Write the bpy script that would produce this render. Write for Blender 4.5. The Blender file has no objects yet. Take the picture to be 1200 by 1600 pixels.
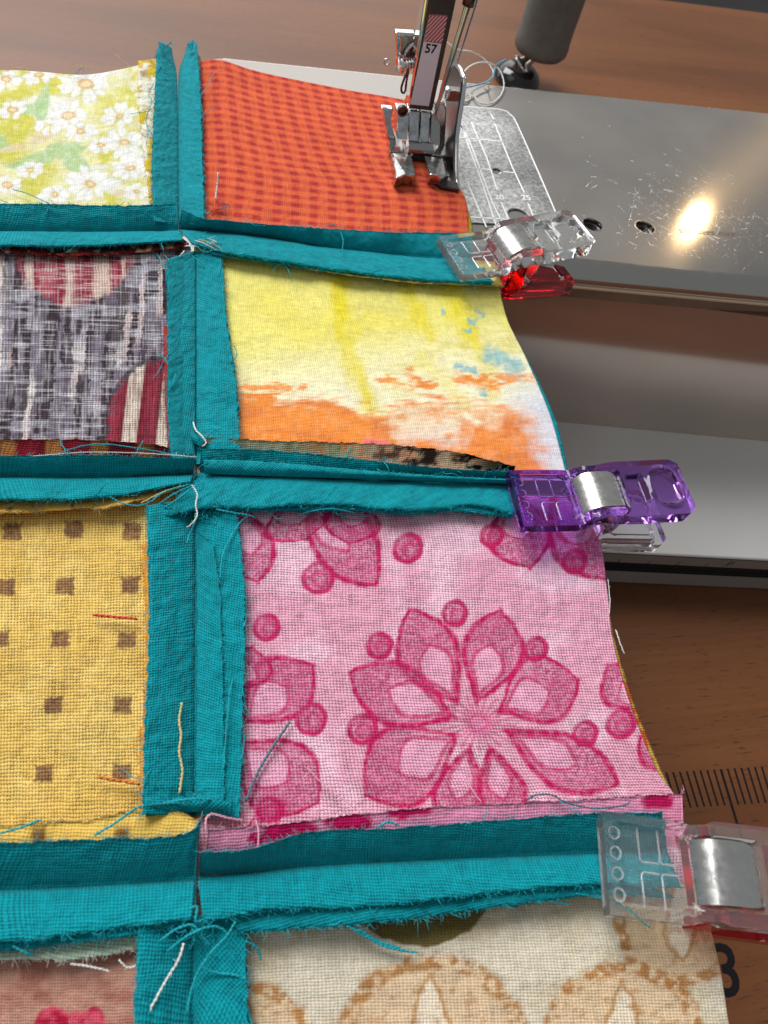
import bpy, math, random
import numpy as np
from mathutils import Vector, Matrix
from mathutils.geometry import tessellate_polygon

random.seed(7)
RNG = np.random.RandomState(11)
S = 0.001                                   # everything below is in millimetres
scene = bpy.context.scene
col = scene.collection

# ------------------------------------------------------------------ camera
F, H = 1150.0, 95.0                         # focal length in photo pixels (1200x1600), camera height over the bed in mm
_d = np.array([-250, 770, 1150.]); _d /= np.linalg.norm(_d)
_v = np.array([-330, -1760, 1150.]); _v -= _v.dot(_d) * _d; _v /= np.linalg.norm(_v)
R = np.array([np.cross(_v, -_d), _v, -_d])  # world axes in camera coordinates
def rays(px, py):
    c = np.stack([np.asarray(px, float) - 600, np.asarray(py, float) - 800, np.full(np.shape(px), F)], -1)
    return c @ R.T
_r0 = rays(303., 745.)
CAM = -_r0 * (H / -_r0[2])
def P(px, py, z=0.0):                       # the point at height z seen at a photo pixel
    r = rays(px, py)
    t = (np.asarray(z, float) - CAM[2]) / r[..., 2]
    return CAM + r * t[..., None] if np.ndim(t) else CAM + r * t
def PY(px, py, y):                          # ... on the upright plane Y = y
    r = rays(px, py); return CAM + r * ((y - CAM[1]) / r[1])
def PX(px, py, x):                          # ... on the upright plane X = x
    r = rays(px, py); return CAM + r * ((x - CAM[0]) / r[0])
def proj(p):
    c = (np.asarray(p, float) - CAM) @ R
    return 600 + F * c[..., 0] / c[..., 2], 800 + F * c[..., 1] / c[..., 2]

cam_data = bpy.data.cameras.new('camera')
cam = bpy.data.objects.new('camera', cam_data); col.objects.link(cam); scene.camera = cam
cam_data.sensor_fit = 'AUTO'; cam_data.sensor_width = 36.0
cam_data.lens = 36.0 * F / 1600.0
cam_data.clip_start = 0.005; cam_data.clip_end = 50
_M = Matrix.Identity(4)
for i in range(3):
    _M[i][0] = R[i][0]; _M[i][1] = -R[i][1]; _M[i][2] = -R[i][2]; _M[i][3] = CAM[i] * S
cam.matrix_world = _M
cam_data.dof.use_dof = True
cam_data.dof.focus_distance = 0.124
cam_data.dof.aperture_fstop = 55

# ------------------------------------------------------------------ light
scene.view_settings.view_transform = 'Standard'
scene.view_settings.look = 'None'
scene.view_settings.exposure = 0.0
scene.view_settings.gamma = 1.0
world = bpy.data.worlds.new("World"); scene.world = world; world.use_nodes = True
bg = world.node_tree.nodes['Background']
bg.inputs['Color'].default_value = (0.90, 0.95, 1.0, 1); bg.inputs['Strength'].default_value = 0.25

def area(name, loc, target, sx, sy, power, color, shape='RECTANGLE'):
    l = bpy.data.lights.new(name, 'AREA'); l.shape = shape; l.size = sx; l.size_y = sy
    l.energy = power; l.color = color
    o = bpy.data.objects.new(name, l); col.objects.link(o)
    o.location = loc
    o.rotation_euler = (Vector(target) - Vector(loc)).to_track_quat('-Z', 'Y').to_euler()
    return o
area('window_light', (-0.36, 0.86, 1.02), (0.03, 0.05, 0), 0.8, 0.75, 24, (0.98, 0.985, 1.0))
area('low_sheen_panel', (-0.30, 1.35, 0.46), (0.03, 0.1, 0), 1.9, 0.6, 6.4, (1.0, 0.95, 0.91))  # low panel added behind to give the wood and bed their sheen
area('overhead_fill', (-0.9, -0.2, 1.5), (0.0, 0.0, 0), 0.9, 0.9, 2.5, (1.0, 0.97, 0.93))  # weak overhead fill, added; no known lamp hangs there
_h = P(1085, 345, 0)
_dir = (_h - CAM); _dir[2] *= -1
_lamp = _h + _dir * 1.15
area('machine_lamp', _lamp * S, _h * S, 0.010, 0.010, 0.036, (1.0, 0.66, 0.30), 'DISK')

scene.render.engine = 'CYCLES'
scene.cycles.use_denoising = True
scene.cycles.max_bounces = 14
scene.cycles.transmission_bounces = 12
scene.cycles.transparent_max_bounces = 12
scene.cycles.blur_glossy = 0.3
scene.cycles.sample_clamp_indirect = 6

# ------------------------------------------------------------------ colour + noise helpers
def lin(r, g, b):
    c = np.array([r, g, b], float) / 255
    return np.where(c <= 0.04045, c / 12.92, ((c + 0.055) / 1.055) ** 2.4)
def vnoise(x, y, seed=0):
    r = np.random.RandomState(seed).rand(256, 256)
    xi = np.floor(x).astype(int); yi = np.floor(y).astype(int)
    fx = x - xi; fy = y - yi
    fx = fx * fx * (3 - 2 * fx); fy = fy * fy * (3 - 2 * fy)
    a = r[xi % 256, yi % 256]; b = r[(xi + 1) % 256, yi % 256]
    c = r[xi % 256, (yi + 1) % 256]; d = r[(xi + 1) % 256, (yi + 1) % 256]
    return (a * (1 - fx) + b * fx) * (1 - fy) + (c * (1 - fx) + d * fx) * fy
def fbm(x, y, seed=0, o=4):
    t = 0; a = 0.5; n = 0
    for k in range(o):
        t = t + a * vnoise(x * 2 ** k + 17.3 * k, y * 2 ** k + 5.1 * k, seed + k); n += a; a *= 0.5
    return t / n
def sm(e0, e1, x):
    t = np.clip((x - e0) / (e1 - e0), 0, 1); return t * t * (3 - 2 * t)
def mix(c, new, m):
    m = np.asarray(m)[..., None]; return c * (1 - m) + np.asarray(new) * m

# ------------------------------------------------------------------ mesh helpers
def org(parent):
    o = np.zeros(3); p = parent
    while p is not None:
        o = o + np.array(p.location) / S; p = p.parent
    return o
def mesh_obj(name, verts, faces, mat=None, parent=None, smooth=False, uv=None, colr=None, angle=None, local=False):
    me = bpy.data.meshes.new(name)
    V = np.asarray(verts, float)
    if not local: V = V - org(parent)
    me.from_pydata((V * S).tolist(), [], faces)
    if uv is not None:
        l = me.uv_layers.new(name='UVMap')
        idx = np.empty(len(me.loops), dtype=np.int32); me.loops.foreach_get('vertex_index', idx)
        l.data.foreach_set('uv', np.asarray(uv, np.float32)[idx].ravel())
    if colr is not None:
        a = me.color_attributes.new('print', 'FLOAT_COLOR', 'POINT')
        c = np.ones((len(V), 4), np.float32); c[:, :3] = colr
        a.data.foreach_set('color', c.ravel())
    if smooth or angle: me.polygons.foreach_set('use_smooth', [True] * len(me.polygons))
    if angle: me.set_sharp_from_angle(angle=math.radians(angle))
    if mat: me.materials.append(mat)
    me.update()
    o = bpy.data.objects.new(name, me); col.objects.link(o)
    if parent: o.parent = parent
    return o
def empty(name, loc, label, cat, group=None):
    o = bpy.data.objects.new(name, None); col.objects.link(o)
    o.location = np.asarray(loc, float) * S; o.empty_display_size = 0.01
    o['label'] = label; o['category'] = cat
    if group: o['group'] = group
    return o
class MB:
    def __init__(s): s.v = []; s.f = []
    def add(s, v, f):
        n = len(s.v); s.v += [tuple(map(float, q)) for q in v]; s.f += [tuple(i + n for i in q) for q in f]; return s
    def box(s, x0, x1, y0, y1, z0, z1):
        v = [(x, y, z) for x in (x0, x1) for y in (y0, y1) for z in (z0, z1)]
        return s.add(v, [(0, 1, 3, 2), (4, 6, 7, 5), (0, 4, 5, 1), (2, 3, 7, 6), (0, 2, 6, 4), (1, 5, 7, 3)])
    def prism(s, loop, off):                  # loop of 3-D points, extruded by off
        n = len(loop); a = [np.asarray(p, float) for p in loop]; b = [p + np.asarray(off, float) for p in a]
        f = [tuple(range(n)), tuple(range(2 * n - 1, n - 1, -1))]
        f += [(i, n + i, n + (i + 1) % n, (i + 1) % n) for i in range(n)]
        return s.add(a + b, f)
    def tube(s, pts, rad, k=6, closed=False):
        p = np.asarray(pts, float); n = len(p)
        rad = np.broadcast_to(np.asarray(rad, float), (n,))
        t = np.gradient(p, axis=0); t /= np.linalg.norm(t, axis=1)[:, None] + 1e-9
        up = np.array([0.13, 0.21, 1.0]); vs = []
        for i in range(n):
            a = np.cross(t[i], up); 
            if np.linalg.norm(a) < 1e-3: a = np.cross(t[i], [1, 0, 0])
            a /= np.linalg.norm(a); b = np.cross(a, t[i])
            for j in range(k):
                w = 2 * math.pi * j / k; vs.append(p[i] + rad[i] * (a * math.cos(w) + b * math.sin(w)))
        fs = [(i * k + j, i * k + (j + 1) % k, (i + 1) * k + (j + 1) % k, (i + 1) * k + j) for i in range(n - 1) for j in range(k)]
        if not closed: fs += [tuple(range(k - 1, -1, -1)), tuple((n - 1) * k + j for j in range(k))]
        return s.add(vs, fs)
    def lathe(s, base, axis, prof, k=28, caps=True):     # prof = [(radius, distance along axis)]
        ax = np.asarray(axis, float); ax /= np.linalg.norm(ax)
        a = np.cross(ax, [0, 0, 1.0])
        if np.linalg.norm(a) < 1e-3: a = np.array([1.0, 0, 0])
        a /= np.linalg.norm(a); b = np.cross(ax, a); vs = []
        for r, h in prof:
            for j in range(k):
                w = 2 * math.pi * j / k; vs.append(np.asarray(base) + ax * h + r * (a * math.cos(w) + b * math.sin(w)))
        n = len(prof)
        fs = [(i * k + j, i * k + (j + 1) % k, (i + 1) * k + (j + 1) % k, (i + 1) * k + j) for i in range(n - 1) for j in range(k)]
        if caps and prof[0][0] > 1e-6: fs.append(tuple(range(k - 1, -1, -1)))
        if caps and prof[-1][0] > 1e-6: fs.append(tuple((n - 1) * k + j for j in range(k)))
        return s.add(vs, fs)
    def build(s, name, mat, parent=None, smooth=False, angle=None, bevel=0, local=False, label=None, kind=None):
        o = mesh_obj(name, s.v, s.f, mat, parent, smooth, angle=angle, local=local)
        if bevel:
            m = o.modifiers.new('bevel', 'BEVEL'); m.width = bevel * S; m.segments = 2; m.limit_method = 'ANGLE'; m.angle_limit = math.radians(35)
        if label: o['label'] = label
        if kind: o['kind'] = kind
        return o
def spline(pts, n):                           # Catmull-Rom through points of any dimension
    p = np.asarray(pts, float)
    if len(p) == 2: return p[0] + (p[1] - p[0]) * np.linspace(0, 1, n)[:, None]
    q = np.vstack([2 * p[0] - p[1], p, 2 * p[-1] - p[-2]])
    L = np.concatenate([[0], np.cumsum(np.linalg.norm(np.diff(p[:, :2], axis=0), axis=1) + 1e-6)])
    t = np.interp(np.linspace(0, L[-1], n), L, np.arange(len(p)))
    i = np.clip(t.astype(int), 0, len(p) - 2); u = (t - i)[:, None]
    a, b, c, d = q[i], q[i + 1], q[i + 2], q[i + 3]
    return 0.5 * (2 * b + (c - a) * u + (2 * a - 5 * b + 4 * c - d) * u ** 2 + (3 * b - a - 3 * c + d) * u ** 3)
def pxline(pts, z, n):                        # pixel polyline (optionally with its own z) -> world points
    p = [(q[0], q[1], q[2] if len(q) > 2 else z) for q in pts]
    s = spline(p, n); return P(s[:, 0], s[:, 1], s[:, 2])
def grid_faces(n, m):
    i = np.arange(n - 1)[:, None] * m + np.arange(m - 1)[None]
    return np.stack([i, i + 1, i + m + 1, i + m], -1).reshape(-1, 4).tolist()

# ------------------------------------------------------------------ materials
def new_mat(name):
    m = bpy.data.materials.new(name); m.use_nodes = True
    return m, m.node_tree.nodes, m.node_tree.links, m.node_tree.nodes['Principled BSDF']
def simple(name, c, rough=0.5, metal=0.0, noise=0.0, nscale=400, coat=0, spec=0.5, bump=0.0, rvar=0.0):
    m, N, L, b = new_mat(name)
    b.inputs['Base Color'].default_value = (*c, 1); b.inputs['Roughness'].default_value = rough
    b.inputs['Metallic'].default_value = metal; b.inputs['Specular IOR Level'].default_value = spec
    b.inputs['Coat Weight'].default_value = coat
    t = N.new('ShaderNodeTexCoord'); n = N.new('ShaderNodeTexNoise'); n.inputs['Scale'].default_value = nscale; n.inputs['Detail'].default_value = 6
    L.new(t.outputs['Object'], n.inputs['Vector'])
    if noise:
        r = N.new('ShaderNodeMix'); r.data_type = 'RGBA'; r.blend_type = 'MULTIPLY'; r.inputs[0].default_value = 1
        r.inputs[6].default_value = (*c, 1)
        cr = N.new('ShaderNodeMapRange'); cr.inputs[1].default_value = 0.25; cr.inputs[2].default_value = 0.75; cr.inputs[3].default_value = 1 - noise; cr.inputs[4].default_value = 1 + noise
        L.new(n.outputs[0], cr.inputs[0]); L.new(cr.outputs[0], r.inputs[7]); L.new(r.outputs[2], b.inputs['Base Color'])
    if rvar:
        cr = N.new('ShaderNodeMapRange'); cr.inputs[1].default_value = 0.3; cr.inputs[2].default_value = 0.7; cr.inputs[3].default_value = max(0.02, rough - rvar); cr.inputs[4].default_value = rough + rvar
        L.new(n.outputs[0], cr.inputs[0]); L.new(cr.outputs[0], b.inputs['Roughness'])
    if bump:
        bp = N.new('ShaderNodeBump'); bp.inputs['Strength'].default_value = 1; bp.inputs['Distance'].default_value = bump * S
        L.new(n.outputs[0], bp.inputs['Height']); L.new(bp.outputs[0], b.inputs['Normal'])
    return m
def plastic(name, c, rough=0.04, tw=0.985):
    m, N, L, b = new_mat(name)
    b.inputs['Base Color'].default_value = (*c, 1); b.inputs['Transmission Weight'].default_value = tw
    b.inputs['IOR'].default_value = 1.40
    t = N.new('ShaderNodeTexCoord'); n = N.new('ShaderNodeTexNoise'); n.inputs['Scale'].default_value = 260
    cr = N.new('ShaderNodeMapRange'); cr.inputs[3].default_value = rough * 0.5; cr.inputs[4].default_value = rough * 2
    L.new(t.outputs['Object'], n.inputs['Vector']); L.new(n.outputs[0], cr.inputs[0]); L.new(cr.outputs[0], b.inputs['Roughness'])
    bp = N.new('ShaderNodeBump'); bp.inputs['Distance'].default_value = 0.008 * S; bp.inputs['Strength'].default_value = 0.6
    L.new(n.outputs[0], bp.inputs['Height']); L.new(bp.outputs[0], b.inputs['Normal'])
    return m

# the weave: two crossing sets of threads, over and under; UV are millimetres on the cloth
wg = bpy.data.node_groups.new('weave', 'ShaderNodeTree')
wg.interface.new_socket('Pitch', in_out='INPUT', socket_type='NodeSocketFloat')
wg.interface.new_socket('Height', in_out='OUTPUT', socket_type='NodeSocketFloat')
wg.interface.new_socket('Slub', in_out='OUTPUT', socket_type='NodeSocketFloat')
def _weave():
    N, L = wg.nodes, wg.links
    gi = N.new('NodeGroupInput'); go = N.new('NodeGroupOutput')
    uv = N.new('ShaderNodeUVMap'); uv.uv_map = 'UVMap'
    ns = N.new('ShaderNodeTexNoise'); ns.inputs['Scale'].default_value = 0.45; ns.inputs['Detail'].default_value = 3
    L.new(uv.outputs[0], ns.inputs['Vector'])
    def mth(op, a, b=None, c=None):
        n = N.new('ShaderNodeMath'); n.operation = op
        for i, x in enumerate((a, b, c)):
            if x is None: continue
            if isinstance(x, (int, float)): n.inputs[i].default_value = x
            else: L.new(x, n.inputs[i])
        return n.outputs[0]
    off = N.new('ShaderNodeVectorMath'); off.operation = 'MULTIPLY_ADD'
    off.inputs[1].default_value = (0.42, 0.42, 0)
    L.new(ns.outputs['Color'], off.inputs[0]); L.new(uv.outputs[0], off.inputs[2])
    sp = N.new('ShaderNodeSeparateXYZ'); L.new(off.outputs[0], sp.inputs[0])
    u = mth('DIVIDE', sp.outputs[0], gi.outputs[0]); v = mth('DIVIDE', sp.outputs[1], gi.outputs[0])
    sx = mth('ABSOLUTE', mth('SINE', mth('MULTIPLY', u, math.pi)))
    sy = mth('ABSOLUTE', mth('SINE', mth('MULTIPLY', v, math.pi)))
    par = mth('ABSOLUTE', mth('MODULO', mth('ADD', mth('FLOOR', u), mth('FLOOR', v)), 2.0))
    over = mth('SUBTRACT', mth('MULTIPLY', par, 1.0), mth('SUBTRACT', 1.0, par))     # +1 warp over, -1 weft over
    # slubs: each thread has its own thickness along its run
    def slub(a, b, seed):
        cb = N.new('ShaderNodeCombineXYZ'); L.new(mth('ADD', mth('FLOOR', a), seed), cb.inputs[0]); L.new(mth('MULTIPLY', b, 0.06), cb.inputs[1])
        n = N.new('ShaderNodeTexNoise'); n.inputs['Scale'].default_value = 1.7; n.inputs['Detail'].default_value = 2
        L.new(cb.outputs[0], n.inputs['Vector']); return n.outputs[0]
    s1 = slub(u, v, 0.37); s2 = slub(v, u, 91.7)
    hw = mth('MULTIPLY', mth('POWER', sx, 0.7), mth('MULTIPLY_ADD', mth('MULTIPLY', over, sy), 0.42, 0.58))
    hf = mth('MULTIPLY', mth('POWER', sy, 0.7), mth('MULTIPLY_ADD', mth('MULTIPLY', over, sx), -0.42, 0.58))
    hw = mth('MULTIPLY', hw, mth('MULTIPLY_ADD', s1, 1.1, 0.45)); hf = mth('MULTIPLY', hf, mth('MULTIPLY_ADD', s2, 1.1, 0.45))
    L.new(mth('MAXIMUM', hw, hf), go.inputs[0])
    L.new(mth('MULTIPLY_ADD', s1, 0.5, mth('MULTIPLY', s2, 0.5)), go.inputs[1])
_weave()
def cloth(name, pitch=0.40, hole=0.28, base=None, bump=0.14, sheen=0.04, gap=(0.18, 0.62), crumple=3.5):
    m, N, L, b = new_mat(name)
    g = N.new('ShaderNodeGroup'); g.node_tree = wg; g.inputs[0].default_value = pitch
    if base is None:
        a = N.new('ShaderNodeAttribute'); a.attribute_name = 'print'; src = a.outputs['Color']
    else:
        a = N.new('ShaderNodeRGB'); a.outputs[0].default_value = (*base, 1); src = a.outputs[0]
    mr = N.new('ShaderNodeMapRange'); mr.interpolation_type = 'SMOOTHSTEP'
    mr.inputs[1].default_value = gap[0]; mr.inputs[2].default_value = gap[1]; mr.inputs[3].default_value = hole; mr.inputs[4].default_value = 1.0
    uvn = N.new('ShaderNodeUVMap'); uvn.uv_map = 'UVMap'; pn = N.new('ShaderNodeTexNoise'); pn.inputs['Scale'].default_value = 0.35; pn.inputs['Detail'].default_value = 5
    L.new(uvn.outputs[0], pn.inputs['Vector']); ph_ = N.new('ShaderNodeMapRange'); ph_.inputs[1].default_value = 0.35; ph_.inputs[2].default_value = 0.65; ph_.inputs[3].default_value = -0.04; ph_.inputs[4].default_value = 0.09
    L.new(pn.outputs[0], ph_.inputs[0]); ad = N.new('ShaderNodeMath'); ad.operation = 'ADD'; L.new(g.outputs[0], ad.inputs[0]); L.new(ph_.outputs[0], ad.inputs[1])
    L.new(ad.outputs[0], mr.inputs[0])
    ms = N.new('ShaderNodeMapRange'); ms.inputs[1].default_value = 0.3; ms.inputs[2].default_value = 0.7; ms.inputs[3].default_value = 0.84; ms.inputs[4].default_value = 1.14
    L.new(g.outputs[1], ms.inputs[0])
    mm = N.new('ShaderNodeMath'); mm.operation = 'MULTIPLY'; L.new(mr.outputs[0], mm.inputs[0]); L.new(ms.outputs[0], mm.inputs[1])
    mu = N.new('ShaderNodeVectorMath'); mu.operation = 'SCALE'
    L.new(src, mu.inputs[0]); L.new(mm.outputs[0], mu.inputs['Scale'])
    L.new(mu.outputs[0], b.inputs['Base Color'])
    bp = N.new('ShaderNodeBump'); bp.inputs['Strength'].default_value = 1.0; bp.inputs['Distance'].default_value = bump * S
    cn = N.new('ShaderNodeTexNoise'); cn.inputs['Scale'].default_value = 0.55; cn.inputs['Detail'].default_value = 4; cn.inputs['Roughness'].default_value = 0.45; L.new(uvn.outputs[0], cn.inputs['Vector'])
    ch = N.new('ShaderNodeMath'); ch.operation = 'MULTIPLY_ADD'; ch.inputs[1].default_value = crumple; L.new(cn.outputs[0], ch.inputs[0]); L.new(g.outputs[0], ch.inputs[2])
    L.new(ch.outputs[0], bp.inputs['Height']); L.new(bp.outputs[0], b.inputs['Normal'])
    b.inputs['Roughness'].default_value = 0.85; b.inputs['Specular IOR Level'].default_value = 0.12
    b.inputs['Sheen Weight'].default_value = sheen; b.inputs['Sheen Roughness'].default_value = 0.5
    return m
TEAL = np.array([0.001, 0.295, 0.345])
M = {}
M['print'] = cloth('printed_cotton', 0.41, 0.17, gap=(0.20, 0.64))
M['soft'] = cloth('soft_printed_cotton', 0.40, 0.46, gap=(0.18, 0.6), bump=0.10)
M['tight'] = cloth('tight_printed_cotton', 0.36, 0.55, gap=(0.15, 0.6), bump=0.10)
M['fine'] = cloth('fine_printed_cotton', 0.34, 0.62, bump=0.08)
M['open'] = cloth('open_weave_cotton', 0.45, 0.16, gap=(0.20, 0.66))
M['teal'] = cloth('teal_cotton', 0.36, 0.34, gap=(0.2, 0.66), bump=0.12, crumple=6.5, base=TEAL)
M['tealthread'] = simple('teal_thread', TEAL * 1.25, 0.8, noise=0.3, nscale=3000)
M['whitethread'] = simple('white_thread', (0.78, 0.76, 0.70), 0.8, noise=0.15, nscale=4000)
M['bluethread'] = simple('blue_thread', (0.16, 0.45, 0.62), 0.8, noise=0.15, nscale=4000)
M['greythread'] = simple('blue_grey_thread', (0.09, 0.16, 0.20), 0.8, noise=0.3, nscale=4000)
M['yellowthread'] = simple('pale_yellow_thread', (0.62, 0.50, 0.22), 0.8, noise=0.2, nscale=4000)
M['redthread'] = simple('orange_red_thread', (0.62, 0.07, 0.025), 0.8, noise=0.2, nscale=4000)
M['orangethread'] = simple('orange_thread', (0.65, 0.20, 0.03), 0.8, noise=0.2, nscale=4000)
M['pinkthread'] = simple('pink_thread', (0.72, 0.36, 0.45), 0.8, noise=0.2, nscale=4000)
M['seamthread'] = simple('dark_teal_thread', TEAL * 0.35, 0.8, noise=0.2, nscale=3000)
M['chrome'] = simple('chromed_steel', (0.78, 0.77, 0.76), 0.10, 1.0, nscale=700, rvar=0.05, bump=0.012)
M['spring'] = simple('nickel_spring_steel', (0.72, 0.70, 0.66), 0.24, 1.0, nscale=900, rvar=0.08, bump=0.01)
M['worn'] = simple('worn_chrome', (0.60, 0.61, 0.61), 0.20, 1.0, noise=0.35, nscale=700, rvar=0.10, bump=0.03)
M['guide'] = simple('dark_reflection_chrome', (0.48, 0.46, 0.45), 0.14, 1.0, nscale=600)  # chrome darkened in its colour to imitate dark reflections
M['darksteel'] = simple('dark_steel', (0.10, 0.095, 0.09), 0.3, 1.0, nscale=600)
M['boreshade'] = simple('shaded_bore_steel', (0.035, 0.026, 0.022), 0.3, 0.0)  # shade inside the screw holes, put into the colour
M['dark'] = simple('gap_shade', (0.015, 0.015, 0.015), 0.5)
M['clear'] = plastic('clear_plastic', (0.97, 0.98, 0.98), 0.035, 0.955)
M['red'] = plastic('red_plastic', (0.80, 0.008, 0.018))
M['purple'] = plastic('purple_plastic', (0.50, 0.22, 0.88))
M['clearedge'] = plastic('bright_edge_clear_plastic', (0.98, 0.99, 0.99), 0.06, 0.82)  # whitened to imitate the bright highlights on rib edges
M['purpleedge'] = plastic('bright_edge_purple_plastic', (0.55, 0.2, 0.9), 0.06, 0.8)  # the same edge brightness put into the purple ribs
M['labelwhite'] = simple('label_white', (0.86, 0.85, 0.95), 0.4)
M['labelred'] = simple('label_red', (0.42, 0.10, 0.13), 0.4)
M['labelpink'] = simple('label_pink', (0.90, 0.55, 0.56), 0.4)
M['ink'] = simple('black_ink', (0.010, 0.008, 0.009), 0.7, spec=0.15)
M['face'] = simple('polished_taupe_metal', (0.60, 0.51, 0.45), 0.10, 0.8, noise=0.06, nscale=30, coat=0.7)
M['base'] = simple('light_grey_plastic', (0.56, 0.54, 0.51), 0.16, noise=0.06, nscale=25)
M['basefront'] = simple('warm_grey_plastic', (0.27, 0.24, 0.22), 0.35, noise=0.08, nscale=60)
M['blackgloss'] = simple('glossy_black_plastic', (0.012, 0.011, 0.011), 0.12)
M['rubber'] = simple('dark_grey_rubber', (0.11, 0.108, 0.10), 0.65, noise=0.15, nscale=300, bump=0.1)
M['etch'] = simple('engraved_line', (0.92, 0.93, 0.93), 0.5, 0.0)
M['etchdark'] = simple('etched_lettering', (0.10, 0.08, 0.06), 0.6, 0.0)

def steel_mat(name, c, rough, aniso, scr, mott=0.0):
    m, N, L, b = new_mat(name)
    b.inputs['Metallic'].default_value = 1.0; b.inputs['Base Color'].default_value = (*c, 1)
    t = N.new('ShaderNodeTexCoord')
    n1 = N.new('ShaderNodeTexNoise'); n1.inputs['Scale'].default_value = 60; n1.inputs['Detail'].default_value = 5
    L.new(t.outputs['Object'], n1.inputs['Vector'])
    mr = N.new('ShaderNodeMapRange'); mr.inputs[1].default_value = 0.3; mr.inputs[2].default_value = 0.7; mr.inputs[3].default_value = rough * 0.8; mr.inputs[4].default_value = rough * 1.25
    L.new(n1.outputs[0], mr.inputs[0]); L.new(mr.outputs[0], b.inputs['Roughness'])
    h = None
    for k, (rot, sc) in enumerate(scr):         # families of hair scratches
        mp = N.new('ShaderNodeMapping'); mp.inputs['Rotation'].default_value = (0, 0, rot); mp.inputs['Scale'].default_value = sc
        L.new(t.outputs['Object'], mp.inputs[0])
        n = N.new('ShaderNodeTexNoise'); n.inputs['Scale'].default_value = 1; n.inputs['Detail'].default_value = 3
        L.new(mp.outputs[0], n.inputs['Vector'])
        if h is None: h = n.outputs[0]
        else:
            a = N.new('ShaderNodeMath'); a.operation = 'ADD'; L.new(h, a.inputs[0]); L.new(n.outputs[0], a.inputs[1]); h = a.outputs[0]
    if mott:
        n = N.new('ShaderNodeTexNoise'); n.inputs['Scale'].default_value = 1500; n.inputs['Detail'].default_value = 3
        L.new(t.outputs['Object'], n.inputs['Vector'])
        h = n.outputs[0]
        cr = N.new('ShaderNodeMapRange'); cr.inputs[1].default_value = 0.35; cr.inputs[2].default_value = 0.65; cr.inputs[3].default_value = 1 - mott; cr.inputs[4].default_value = 1 + mott
        vm = N.new('ShaderNodeVectorMath'); vm.operation = 'SCALE'; vm.inputs[0].default_value = c
        L.new(n.outputs[0], cr.inputs[0]); L.new(cr.outputs[0], vm.inputs['Scale']); L.new(vm.outputs[0], b.inputs['Base Color'])
    bp = N.new('ShaderNodeBump'); bp.inputs['Strength'].default_value = 1; bp.inputs['Distance'].default_value = (0.03 if mott else 0.008) * S
    L.new(h, bp.inputs['Height']); L.new(bp.outputs[0], b.inputs['Normal'])
    b.inputs['Anisotropic'].default_value = aniso
    return m
def bed_steel():
    m, N, L, b = new_mat('brushed_stainless_steel'); out = [n for n in N if n.type == 'OUTPUT_MATERIAL'][0]
    t = N.new('ShaderNodeTexCoord')
    def hair(rot, sc, th):
        mp = N.new('ShaderNodeMapping'); mp.inputs['Rotation'].default_value = (0, 0, rot); mp.inputs['Scale'].default_value = sc
        L.new(t.outputs['Object'], mp.inputs[0]); n = N.new('ShaderNodeTexNoise'); n.inputs['Scale'].default_value = 1; n.inputs['Detail'].default_value = 2
        L.new(mp.outputs[0], n.inputs['Vector']); return n.outputs[0]
    h = None
    for rot, sc in ((0.5, (9000, 250, 1)), (-0.7, (8000, 220, 1)), (1.3, (9000, 200, 1)), (2.3, (7000, 260, 1))):
        x = hair(rot, sc, 0)
        if h is None: h = x
        else:
            a = N.new('ShaderNodeMath'); a.operation = 'ADD'; L.new(h, a.inputs[0]); L.new(x, a.inputs[1]); h = a.outputs[0]
    bp = N.new('ShaderNodeBump'); bp.inputs['Strength'].default_value = 1; bp.inputs['Distance'].default_value = 0.006 * S; L.new(h, bp.inputs['Height'])
    n1 = N.new('ShaderNodeTexNoise'); n1.inputs['Scale'].default_value = 45; n1.inputs['Detail'].default_value = 6; L.new(t.outputs['Object'], n1.inputs['Vector'])
    b2 = N.new('ShaderNodeBsdfPrincipled'); tg = N.new('ShaderNodeCombineXYZ'); tg.inputs[0].default_value = 0.97; tg.inputs[1].default_value = 0.24
    for q, r0, r1, c in ((b, 0.085, 0.115, (0.36, 0.35, 0.34)), (b2, 0.38, 0.44, (0.20, 0.185, 0.165))):
        q.inputs['Metallic'].default_value = 1; q.inputs['Base Color'].default_value = (*c, 1)
        if q is b2: L.new(bp.outputs[0], q.inputs['Normal'])
        mr = N.new('ShaderNodeMapRange'); mr.inputs[1].default_value = 0.3; mr.inputs[2].default_value = 0.7; mr.inputs[3].default_value = r0; mr.inputs[4].default_value = r1
        L.new(n1.outputs[0], mr.inputs[0]); L.new(mr.outputs[0], q.inputs['Roughness'])
    b2.inputs['Anisotropic'].default_value = 0.86; L.new(tg.outputs[0], b2.inputs['Tangent'])
    mx = N.new('ShaderNodeMixShader'); mx.inputs[0].default_value = 0.5
    L.new(b.outputs[0], mx.inputs[1]); L.new(b2.outputs[0], mx.inputs[2]); L.new(mx.outputs[0], out.inputs['Surface'])
    return m
M['steel'] = bed_steel()
M['plate'] = steel_mat('mottled_steel', (0.56, 0.56, 0.545), 0.42, 0.0, [(0, (400, 400, 1))], mott=0.34)
M['glint'] = simple('coppery_glint', (0.85, 0.62, 0.42), 0.22, 1.0)  # bright copper colour imitating a highlight
M['reveal'] = simple('brown_reveal', (0.16, 0.085, 0.05), 0.18, 0.6, noise=0.4, nscale=90)
M['lip'] = simple('polished_steel_lip', (0.52, 0.49, 0.45), 0.16, 1.0, nscale=200, rvar=0.06)

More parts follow.
